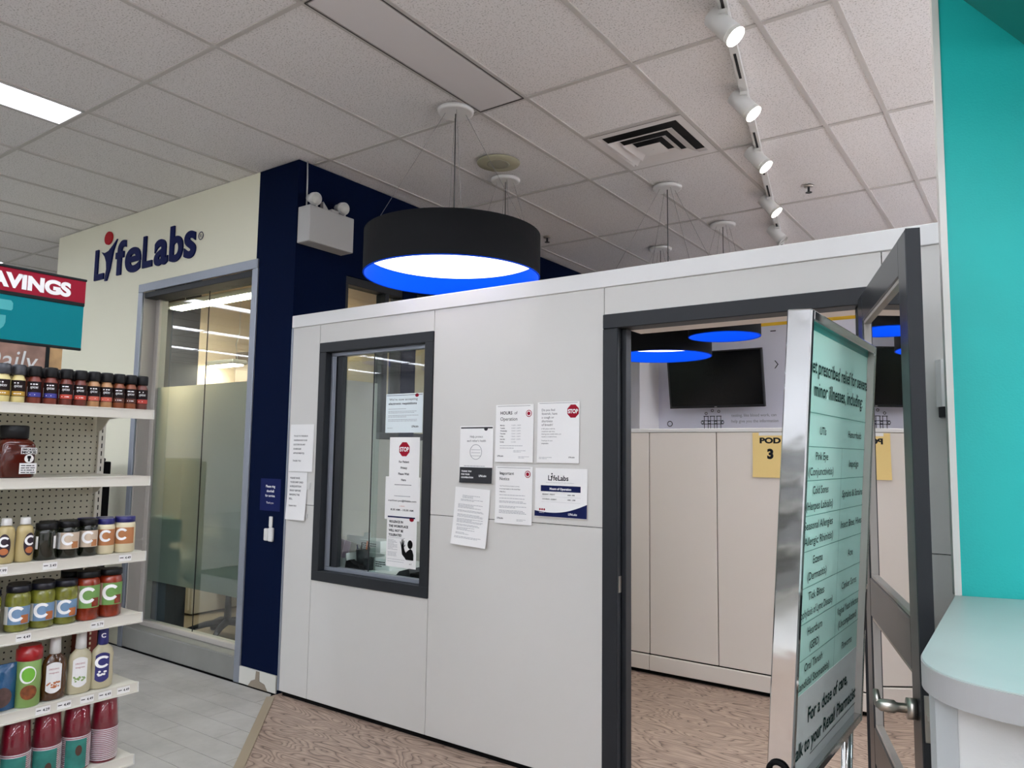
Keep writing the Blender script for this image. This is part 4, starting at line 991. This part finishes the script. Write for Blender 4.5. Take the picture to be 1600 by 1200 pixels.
# bbq bottle
mat('sauce_brown', '4a150b', .15, coat=.5); mat('black_lid', '0b0b0d', .4, spec=.3)
x, y, z = -1.44, -1.965, ZS[1]
t = thing('sauce_bottle', 'large square brown sauce bottle with black cap alone on the second shelf', 'bottle', (x, y, z))
link('bottle', MB().lathe([(.052, z), (.058, z+.005), (.058, z+.115), (.050, z+.128), (.035, z+.138)], x, y, 0, 32, p=4.5), 'sauce_brown', t)
link('cap', MB().lathe([(.040, z+.136), (.045, z+.140), (.045, z+.180), (.042, z+.184)], x, y, 0, 24), 'black_lid', t)
ff = lambda u, v: (x+.0592, y+u, z+v)
q = MB(); rect(q, ff, .0, .055, .015, .052); link('label', q, 'paper', t); q = MB(); rect(q, ff, .002, .053, .084, .106); link('label', q, 'paper', t)
ff = lambda u, v: (x+.0596, y+u, z+v)
q = MB(); text(q, 'SMOKED', .028, .097, .007, ff, align='c', bold=.04, w=.046); text(q, 'MICKIE', .028, .086, .009, ff, align='c', bold=.04, w=.046); bars(q, ff, .005, .05, .042, 4, .008, .003); link('lettering', q, 'ink', t)
q = MB(); disc(q, ff, .029, .068, .015, 20); link('emblem', q, 'paper', t)
q = MB(); ff = lambda u, v: (x+.060, y+u, z+v); rect(q, ff, .026, .032, .058, .078); rect(q, ff, .023, .035, .068, .078); link('emblem_drawing', q, 'ink', t)

def cdisc(mb, f, x, y, r, n=20, sy=1, rings=4):
    vs = [f(x, y)]
    for k in range(1, rings+1):
        for i in range(n): vs.append(f(x+r*k/rings*math.cos(2*PI*i/n), y+r*sy*k/rings*math.sin(2*PI*i/n)))
    fs = [(0, 1+i, 1+(i+1) % n) for i in range(n)]
    for k in range(1, rings):
        a = 1+(k-1)*n; b = a+n
        fs += [(a+i, b+i, b+(i+1) % n, a+(i+1) % n) for i in range(n)]
    mb.add(vs, fs)
def Clogo(mb, f, x, y, h):
    n = 16; R1 = h*.56; R2 = h*.36
    A = [math.radians(38+i*(284/n)) for i in range(n+1)]
    for i in range(n):
        k0 = R2*(1-.12*math.sin(PI*i/n)); k1 = R2*(1-.12*math.sin(PI*(i+1)/n))
        mb.add([f(x+R1*math.cos(A[i]), y+R1*math.sin(A[i])), f(x+R1*math.cos(A[i+1]), y+R1*math.sin(A[i+1])), f(x+k1*math.cos(A[i+1]), y+k1*math.sin(A[i+1])), f(x+k0*math.cos(A[i]), y+k0*math.sin(A[i]))], [(0, 1, 2, 3)])
# mustard
mat('mustard', 'b5a472', .35, coat=.3); mat('label_maroon', '2a1a2a', .5); mat('food_orange', 'b56a3c', .5)
for yy, lab, a0 in ((-1.972, 'left mustard squeeze bottle with a white cap', A0), (-1.912, 'right mustard squeeze bottle with a white cap, label turned to the right', A0+.7)):
    x, z = -1.43, ZS[2]
    t = thing('mustard_bottle', lab, 'bottle', (x, yy, z), 'mustard bottles on the third shelf')
    link('bottle', MB().lathe([(.024, z), (.029, z+.004), (.030, z+.03), (.0275, z+.075), (.0285, z+.105), (.024, z+.122), (.012, z+.130)], x, yy, 0, 24, sx=.8), 'mustard', t)
    link('cap', MB().lathe([(.0165, z+.130), (.017, z+.133), (.016, z+.152), (.014, z+.155)], x, yy, 0, 18), 'white_plastic', t)
    q = MB(); n = 24; f_ = cylf(x, yy, .0300, z, a0, sx=.85)
    cdisc(q, f_, 0, .062, .020, n, 2.0); link('label', q, 'label_maroon', t)
    q = MB(); Clogo(q, cylf(x, yy, .0309, z, a0, sx=.86), .0, .075, .032); link('emblem', q, 'ink_white', t)
    q = MB(); f_ = cylf(x, yy, .0306, z, a0, sx=.86); cdisc(q, f_, 0, .042, .014, n, .8); link('label_picture', q, 'food_orange', t)
def jar(name, lab, grp, x, y, z, r, h, body, lid, lid_h, label=None, logo=None, lm=None, a0=A0, band=(.25, .7), span=1.25, extra=None, food=None):
    t = thing(name, lab, 'jar', (x, y, z), grp)
    link('jar', MB().lathe([(r*.85, z), (r, z+.006), (r, z+h*.74), (r*.93, z+h*.83), (r*.82, z+h-lid_h)], x, y, 0, 24), body, t)
    link('lid', MB().lathe([(r*.92, z+h-lid_h), (r*.95, z+h-lid_h+.002), (r*.95, z+h-.002), (r*.90, z+h)], x, y, 0, 24), lid, t)
    if label:
        link('label', patch(MB(), x, y, r, z+h*band[0], z+h*band[1], a0-span, a0+span), label, t)
        if food: link('label_picture', patch(MB(), x, y, r, z+h*(band[0]+.02), z+h*(band[0]+.20), a0+.35, a0+1.0, 5, e=.0009), food, t)
        if extra: link('label_edge', patch(MB(), x, y, r, z+h*band[0], z+h*band[1], a0-span, a0-span+.55, 4, e=.0008), extra, t)
        if logo:
            q = MB(); Clogo(q, cylf(x, y, r+.0008, z, a0), 0, h*(band[0]+band[1])/2+.006, h*.30); link('emblem', q, logo, t)
    return t
mat('relish_dark', '171b10', .2, coat=.5); mat('label_tan', 'cbb9a4', .5); mat('mayo', 'd9cfae', .35); mat('lid_navy', '1f1f63', .35); mat('label_brown', 'b3774a', .5)
g1 = 'dark green jars on the third shelf'
z = ZS[2]
t = jar('relish_jar', 'unlabelled looking dark green jar beside the mustard bottles', g1, -1.43, -1.842, z, .0365, .130, 'relish_dark', 'black_lid', .022)
for a in (A0-.95, A0+.75): link('label', patch(MB(), -1.43, -1.842, .0365, z+.04, z+.085, a, a+.3, 3), 'paper', t)
jar('relish_jar', 'middle dark green jar with a tan and white label', g1, -1.43, -1.765, z, .0370, .133, 'relish_dark', 'black_lid', .022, 'label_tan', 'ink_white', extra='paper', food='label_brown')
jar('relish_jar', 'right dark green jar with a tan label next to the mayonnaise', g1, -1.43, -1.694, z, .0335, .135, 'relish_dark', 'black_lid', .022, 'label_tan', 'ink_white', food='label_brown')
for k, y in enumerate((-1.80, -1.73)): jar('relish_jar', 'back row dark jar behind the %s pair of dark green jars' % ('left', 'right')[k], g1, -1.51, y, z, .034, .130, 'relish_dark', 'black_lid', .022)
g2 = 'mayonnaise jars on the third shelf'
jar('mayonnaise_jar', 'left mayonnaise jar with navy lid and brown label', g2, -1.43, -1.629, z, .0320, .134, 'mayo', 'lid_navy', .022, 'label_brown', 'ink_white')
jar('mayonnaise_jar', 'right mayonnaise jar with navy lid at the shelf end', g2, -1.43, -1.556, z, .0385, .138, 'mayo', 'lid_navy', .022, 'label_brown', 'ink_white', a0=A0-.3)
for k, y in enumerate((-1.66, -1.59)): jar('mayonnaise_jar', 'back row navy lidded jar behind the %s mayonnaise jar' % ('left', 'right')[k], g2, -1.52, y, z, .034, .132, 'mayo', 'lid_navy', .022)
mat('pickle', '7a7c2c', .15, var=.55, vscale=30, coat=.5); mat('label_blue', '6f8fb0', .5); mat('salsa', '8e2e14', .2, var=.5, vscale=40, coat=.5); mat('label_green', '6f9a52', .5); mat('lid_black', '0e0f1c', .35)
z = ZS[3]
for y, n in ((-1.918, 'left'), (-1.838, 'middle'), (-1.760, 'right')):
    jar('pickle_jar', n+' pickle jar with a blue label on the fourth shelf', 'pickle jars on the fourth shelf', -1.43, y, z, .0395, .156, 'pickle', 'lid_black', .022, 'label_blue', 'ink_white', extra='paper', food='food_orange', band=(.17, .56))
for y, n in ((-1.88, 'left'), (-1.80, 'right')): jar('pickle_jar', 'back row pickle jar at the %s of the fourth shelf' % n, 'pickle jars on the fourth shelf', -1.52, y, z, .038, .150, 'pickle', 'lid_black', .022)
jar('pickle_jar', 'pickle jar with a tan label cut by the left edge of the photo', 'pickle jars on the fourth shelf', -1.43, -2.01, z, .038, .150, 'pickle', 'lid_black', .022, 'label_tan', band=(.17, .56))
for y, n in ((-1.682, 'left'), (-1.598, 'right')):
    jar('salsa_jar', n+' red salsa jar with a green label on the fourth shelf', 'salsa jars on the fourth shelf', -1.43, y, z, .0418, .178, 'salsa', 'black_lid', .022, 'label_green', 'ink_white', extra='label_tan', food='salsa', band=(.26, .72))
for y, xx, n in ((-1.70, -1.52, 'left'), (-1.615, -1.52, 'right'), (-1.66, -1.61, 'rearmost')): jar('salsa_jar', n+' black lidded jar in the rows behind the salsa', 'salsa jars on the fourth shelf', xx, y, z, .040, .172, 'salsa', 'black_lid', .022)
# dressing shelf
z = ZS[4]
mat('dress_brown', '4a2a10', .15, coat=.5); mat('dress_cream', 'b9b294', .35, coat=.3); mat('can_green', '7f9f5a', .4); mat('lid_red', '9a1016', .3, coat=.4); mat('bag_blue', '14507e', .25, bump=.6, bscale=25, coat=.6); mat('label_navy', '2f2f6e', .5); mat('crouton', '8a4a22', .6, var=.6, vscale=50); mat('label_bright_green', '6fb33a', .5)
def dressing(y, body, capm, lab, labelm, motif, navy=False):
    x = -1.43
    t = thing('dressing_bottle', lab, 'bottle', (x, y, z), 'dressing bottles on the fifth shelf')
    link('bottle', MB().lathe([(.034, z), (.0415, z+.006), (.0425, z+.05), (.0395, z+.085), (.0415, z+.120), (.036, z+.142), (.021, z+.157), (.015, z+.166)], x, y, 0, 28, sx=.62), body, t)
    link('cap', MB().lathe([(.0165, z+.160), (.019, z+.163), (.017, z+.216), (.0155, z+.219)], x, y, 0, 18), capm, t)
    f_ = lambda u, v, e=0: (x+.62*(.0432+e)*math.cos(-.25+u/.034), y+(.0432+e)*math.sin(-.25+u/.034), z+v)
    n = 20; pts = [(-.020, .035), (-.012, .025), (.012, .025), (.020, .033), (.018, .08), (.022, .125), (.0, .134), (-.022, .122), (-.018, .08)]
    vs = []
    q = MB()
    for i in range(8):
        a = -.021+i*.042/8; b = a+.042/8
        lo = lambda u: .026+.012*(abs(u)/.021)**2; hi = lambda u: .134-.010*(abs(u)/.021)**2
        q.add([f_(a, lo(a)), f_(b, lo(b)), f_(b, hi(b)), f_(a, hi(a))], [(0, 1, 2, 3)])
    link('label', q, labelm, t)
    if navy:
        q = MB(); Clogo(q, lambda u, v: f_(u, v, .0007), 0, .100, .040); rr = random.Random(4)
        for _ in range(9): disc(q, lambda u, v: f_(u, v, .0007), rr.uniform(-.012, .012), rr.uniform(.05, .066), .004, 8)
        link('emblem', q, 'ink_white', t)
        q = MB(); text(q, 'C', 0, .188, .016, lambda u, v: (x+.0188*math.cos(A0+u/.018), y+.0188*math.sin(A0+u/.018), z+v), align='c', bold=.04); link('cap_emblem', q, 'ink_white', t)
    else:
        q = MB(); rr = random.Random(int(-y*100))
        for _ in range(26): disc(q, lambda u, v: f_(u, v, .0007), rr.uniform(-.016, .016), rr.uniform(.046, .064), rr.uniform(.002, .0035), 6)
        link('label_picture', q, motif, t)
        q = MB(); text(q, 'DRESSING', 0, .108, .006, lambda u, v: f_(u, v, .0007), align='c', w=.026); text(q, 'vinaigrette', 0, .095, .006, lambda u, v: f_(u, v, .0007), align='c', w=.026)
        link('lettering', q, 'ink_red', t)
dressing(-1.783, 'dress_brown', 'white_plastic', 'brown dressing bottle with white cap and orange printed label', 'paper', 'food_orange')
dressing(-1.693, 'dress_cream', 'white_plastic', 'cream dressing bottle with white cap and green printed label', 'paper', 'can_green')
dressing(-1.612, 'dress_cream', 'label_navy', 'cream dressing bottle with navy cap and navy label at the shelf end', 'label_navy', 'paper', True)
x, y = -1.43, -1.868
t = thing('crouton_canister', 'green canister with a red lid between the blue bag and brown bottle', 'canister', (x, y, z))
link('can', MB().lathe([(.037, z), (.0395, z+.004), (.0395, z+.155), (.037, z+.160)], x, y, 0, 28), 'can_green', t)
link('lid', MB().lathe([(.039, z+.157), (.0415, z+.161), (.0415, z+.195), (.036, z+.199), (.035, z+.208)], x, y, 0, 28), 'lid_red', t)
q = MB(); f_ = cylf(x, y, .0400, z); cdisc(q, f_, 0, .112, .026, 24, 1.15); link('label_ring', q, 'ink_white', t)
q = MB(); f_ = cylf(x, y, .0406, z); cdisc(q, f_, .002, .112, .021, 24, 1.15); link('label_disc', q, 'label_bright_green', t)
q = MB(); f_ = cylf(x, y, .0404, z); cdisc(q, f_, .006, .052, .026, 20, .95); link('label_picture', q, 'crouton', t)
t = thing('snack_bag', 'crinkled blue bag with a round food picture at the left edge of the shelf', 'bag', (-1.43, -1.985, z))
vs = []; nx, nz = 10, 12; rr = random.Random(5)
for side in (1, -1):
    for j in range(nz+1):
        for i in range(nx+1):
            u = i/nx; v = j/nz; bulge = .022*math.sin(PI*u)**.6*math.sin(PI*min(1, v*1.02+.02))**.5
            vs.append((-1.43+side*(.002+bulge+rr.uniform(0, .004)*(0 < i < nx)), -2.07+.165*u, z+.001+.155*v))
fs = []
for s_ in (0, 1):
    b = s_*(nx+1)*(nz+1)
    for j in range(nz):
        for i in range(nx): a = b+j*(nx+1)+i; fs.append((a, a+1, a+nx+2, a+nx+1))
link('pouch', MB().add(vs, fs, True), 'bag_blue', t)
ffb = lambda u, v: (-1.43+.027+.0*u, -1.985+u, z+v)
q = MB(); cdisc(q, ffb, .028, .050, .030, 20, 1.1); link('label_picture', q, mat('nut_brown', '5a4440', .5, var=.5, vscale=60), t)
q = MB(); disc(q, lambda u, v: (-1.401, -1.985+u, z+v), .0, .025, .022, 16); link('label_leaf', q, mat('leaf_green', '5f6f35', .5, var=.5, vscale=60), t)
# cups
mat('cup_red', '8c0f2b', .3, coat=.3, var=.1, vscale=20); mat('cup_white', 'dccfd4', .4); mat('card_teal', '2f7f74', .45, var=.3, vscale=25); mat('bean_brown', '4a3024', .5)
z = ZS[5]
for k, (y, ht, lab) in enumerate(((-1.583, .238, 'rightmost'), (-1.685, .238, 'second from right'), (-1.787, .232, 'middle'), (-1.888, .236, 'second from left'), (-1.990, .24, 'leftmost'))):
    x = -1.44
    t = thing('cup_stack', lab+' sleeve of upside down red party cups with white rims', 'cups', (x, y, z), 'packs of red cups on the bottom shelf')
    link('top_cup', MB().lathe([(.0475, z+ht-.118), (.038, z+ht-.004), (.036, z+ht)], x, y, 0, 28), 'cup_red', t)
    link('inner_cups', MB().lathe([(.045, z+.001), (.0465, z+ht-.118)], x, y, 0, 28), 'cup_red', t)
    base = None
    for i in range(int((ht-.118)/.0068)):
        zz = z+ht-.118-i*.0068
        if base is None: base = link('cup_rim', MB().torus((x, y, zz), .0472, .0023, 'z', 24, 5), 'cup_white', t)
        else:
            c = base.copy(); C.objects.link(c); c.parent = t; c.location = (0, 0, -i*.0068)
    if k in (1, 2, 3):
        link('card', patch(MB(), x, y, .0496, z+.008, z+ht-.125, A0-.9+(0.2 if k == 1 else 0), A0+.75, 8, e=.001), 'card_teal', t)
        q = MB(); cdisc(q, cylf(x, y, .0508, z), .010, .075 if k == 1 else .045, .011, 16, 1.7); link('card_picture', q, 'bean_brown', t)
    link('film', MB().lathe([(.0499, z+.004), (.0499, z+ht-.11), (.041, z+ht+.002), (.030, z+ht+.008)], x, y, 0, 24, cap=False), 'plastic_film', t)
# red carton on far side at pegboard end
t = thing('red_carton', 'red printed carton edge showing past the pegboard behind the dressings', 'box', (-1.80, -1.52, ZS[4]))
link('carton', MB().bbox(-1.845, -1.70, -1.535, -1.50, z*0+ZS[4], ZS[4]+.215, .002), mat('carton_red', '7a2a20', .5), t)
q = MB()
for k in range(9): q.box(-1.6995, -1.699, -1.533, -1.526, ZS[4]+.02+k*.02, ZS[4]+.03+k*.02)
link('print', q, 'mayo', t)

# hanging savings sign
sv = thing('savings_sign', 'red and teal hanging sign reading SAVINGS above the shelf unit', 'sign', (-1.45, -2.2, 1.83))
mat('sign_red', '94182e', .6, spec=.15); mat('sign_teal', '007a83', .6, spec=.15); mat('sign_light', '4fa9ac', .6, spec=.2); mat('sign_bar', '1a1f21', .6, spec=.2)
Y0, Y1 = -2.75, -1.750
link('red_panel', MB().box(-1.456, -1.450, Y0, Y1-.003, 2.012, 2.098), 'sign_red', sv)
link('teal_panel', MB().box(-1.456, -1.450, Y0, Y1-.006, 1.838, 2.000), 'sign_teal', sv)
link('bar', MB().bbox(-1.460, -1.447, Y0, Y1, 2.097, 2.106, .002).bbox(-1.460, -1.447, Y0, Y1-.004, 1.999, 2.013, .002).bbox(-1.460, -1.447, Y0, Y1-.006, 1.829, 1.839, .002), 'sign_bar', sv)
q = MB(); ff = lambda u, v: (-1.4492, u, v); text(q, 'SAVINGS', -1.806, 2.031, .050, ff, align='r', bold=.055, w=.300); link('lettering', q, 'ink_white', sv)
q = MB()
q.add([ff(*p) for p in ((-2.075, 1.945), (-2.001, 1.945), (-1.997, 1.951), (-1.997, 1.972), (-2.004, 1.981), (-2.06, 1.981))], [tuple(range(6))])
q.add([ff(*p) for p in ((-2.10, 1.86), (-2.04, 1.865), (-2.022, 1.885), (-2.017, 1.90), (-2.017, 1.925), (-2.10, 1.925))], [tuple(range(6))])
link('emblem', q, 'sign_light', sv)
link('support_post', MB().box(-1.462, -1.456, -2.30, -2.27, 1.62, 2.10).box(-1.47, -1.456, -2.66, -2.63, 1.62, 2.1), 'sign_bar', sv)
bn = thing('banner', 'peach pink photo banner with white script Daily behind the top shelf', 'banner', (-1.86, -1.9, 1.62))
mat('banner_pink', 'b58f7f', .6, var=.35, vscale=18); mat('banner_peach', 'c9a271', .6, var=.3, vscale=18)
link('print_panel', MB().box(-1.885, -1.880, -2.6, -1.70, 1.62, 1.93), 'banner_pink', bn)
link('side_panel', MB().box(-1.885, -1.880, -1.685, -1.635, 1.62, 1.93), 'banner_peach', bn)
link('post', MB().box(-1.885, -1.876, -1.70, -1.686, 1.60, 1.93), 'sign_bar', bn)
q = MB(); text(q, 'Daily', -1.735, 1.775, .085, lambda u, v: (-1.8785, u, v), align='r', bold=.0, w=.20, slant=.15); link('lettering', q, 'ink_white', bn)

# ================================================================ POSTER STAND
tt = .063; yw = .019
d_ = Vector((math.sin(yw), math.cos(yw), 0)); n_ = Vector((math.cos(yw), -math.sin(yw), 0))
upv = n_*math.sin(tt)+Vector((0, 0, 1))*math.cos(tt); yv = upv.cross(d_)
B0 = Vector((1.056, -1.367, .696))
mx = Matrix(((d_.x, yv.x, upv.x, B0.x), (d_.y, yv.y, upv.y, B0.y), (d_.z, yv.z, upv.z, B0.z), (0, 0, 0, 1)))
sd_ = thing('poster_stand', 'chrome framed poster stand with a pale mint list of minor illnesses', 'sign stand', mtx=mx)
def pl(name, mb, m, parent=None, label=None): return link(name, mb, m, parent or sd_, label, local=True)
PW, PH, D = .713, 1.104, .056
f = MB()
f.bbox(0, .022, 0, D, 0, PH, .003); f.bbox(PW-.022, PW, 0, D, 0, PH, .003); f.bbox(.022, PW-.022, 0, D, 0, .024, .003); f.bbox(.022, PW-.022, 0, D, PH-.024, PH, .003)
pl('frame', f, 'chrome')
pl('poster', MB().box(.022, PW-.022, .020, .026, .024, PH-.024), 'mint')
pl('edge_and_reflection', MB().box(.022, .034, .0185, .020, .24, PH-.024).box(.022, PW-.022, .0185, .020, PH-.036, PH-.024), 'poster_teal')  # left strip is the teal border, top strip paints a teal reflection
pl('footer', MB().box(.022, PW-.022, .0192, .020, .024, .215), 'poster_white')
pl('backing', MB().box(.022, PW-.022, .040, .046, .024, PH-.024), 'dark_plastic')
fp = lambda u, v: (.010+u, .0178, v)
q = MB()
for fr in (.209, .282, .355, .43, .505, .582, .657, .733): rect(q, fp, .04, PW-.03, PH*(1-fr)-.0008, PH*(1-fr)+.0008)
rect(q, fp, .40, .4015, PH*(1-.806), PH*(1-.282))
pl('rule_lines', q, 'mint_line')
q = MB()
text(q, 'Get prescribed relief for several', .365, PH*(1-.123), .036, fp, 'c', .012, w=.64); text(q, 'minor illnesses, including:', .365, PH*(1-.172), .036, fp, 'c', .012, w=.52)
rows = [(('UTIs',), ('Hemorrhoids',)), (('Pink Eye', '(Conjunctivitis)'), ('Impetigo',)), (('Cold Sores', '(Herpes Labialis)'), ('Sprains & Strains',)), (('Seasonal Allergies', '(Allergic Rhinitis)'), ('Insect Bites, Hives',)),
        (('Eczema', '(Dermatitis)'), ('Acne',)), (('Tick Bites', '(Prophylaxis of Lyme Disease)'), ('Canker Sores',)), (('Heartburn', '(GERD)'), ('Vaginal Yeast Infection', '(Uncomplicated)')), (('Oral Thrush', '(Candidal Stomatitis)'), ('Pinworms',))]
fr = [.209, .282, .355, .43, .505, .582, .657, .733, .806]
for i, (a, b) in enumerate(rows):
    m_ = PH*(1-(fr[i]+fr[i+1])/2)
    for col, x in ((a, .20), (b, .545)):
        for k, l in enumerate(col):
            yy = m_-.010+(.0 if len(col) == 1 else (.019 if k == 0 else -.018))
            wid = min(.32 if x < .3 else .25, len(l)*.0145); text(q, l, x, yy, .020, fp, 'c', .006, w=wid)
fp2 = fp
text(q, 'For a dose of care,', .37, .135, .036, fp2, 'c', .02, w=.40); text(q, 'talk to your Rexall Pharmacist', .37, .070, .036, fp2, 'c', .02, w=.62)
rect(q, fp2, .20, .68, .052, .054)
pl('lettering', q, 'poster_ink')
pl('frame_lining', MB().box(PW-.0225, PW-.0212, .001, .020, .024, PH-.024), 'alum_dull')
pl('ring_clip', MB().torus((-.006, .030, .075), .020, .0055, 'x', 24, 8), 'core_black')
pl('corner_cap', MB().box(PW-.03, PW-.024, -.001, .002, PH-.03, PH-.024), 'white_plastic')
# legs under the frame down to a base on the floor (stand local frame is tilted; posts meet the floor)
inv = mx.inverted()
def W2(p): return inv @ Vector(p)
for (u, nm) in ((.06, 'leg_post'), (PW-.06, 'leg_post')):
    a = Vector((u, .028, .002)); b = inv @ Vector(((mx @ a).x-.03, (mx @ a).y, .03))
    pl(nm, MB().tube([a, b], .016, 14), 'chrome')
a = mx @ Vector((.06, .028, 0)); b = mx @ Vector((PW-.06, .028, 0))
pl('foot_bar', MB().tube([W2((a.x-.03, a.y-.06, .02)), W2((b.x-.03, b.y+.06, .02))], .018, 12), 'chrome')
for p in (a, b): pl('cross_foot', MB().tube([W2((p.x-.29, p.y, .018)), W2((p.x+.12, p.y, .018))], .016, 12), 'dark_plastic')

# ================================================================ ADDED AISLES BEHIND THE PHOTOGRAPHER (put in for dark reflections in the chrome)
for k, (x, nm) in enumerate(((-3.6, 'left'), (-1.2, 'middle'), (3.4, 'right'))):
    t = thing('reflection_shelving', 'added stocked shelving for dark reflections, behind the photographer, %s aisle, outside the view' % nm, 'shelving', (x, -7.5, 0), 'added aisle shelving out of view')
    link('back_board', MB().box(x-.02, x+.02, -9.2, -5.8, 0, 1.65), 'shelf_under', t)
    for z in (.15, .55, .95, 1.3):
        link('shelf', MB().box(x-.42, x+.42, -9.2, -5.8, z-.03, z), 'shelf_cream', t)
        link('goods', MB().box(x-.38, x+.38, -9.15, -5.85, z+.001, z+.24), ['label_maroon', 'relish_dark', 'carton_red', 'black_lid'][int(z*10) % 4], t)
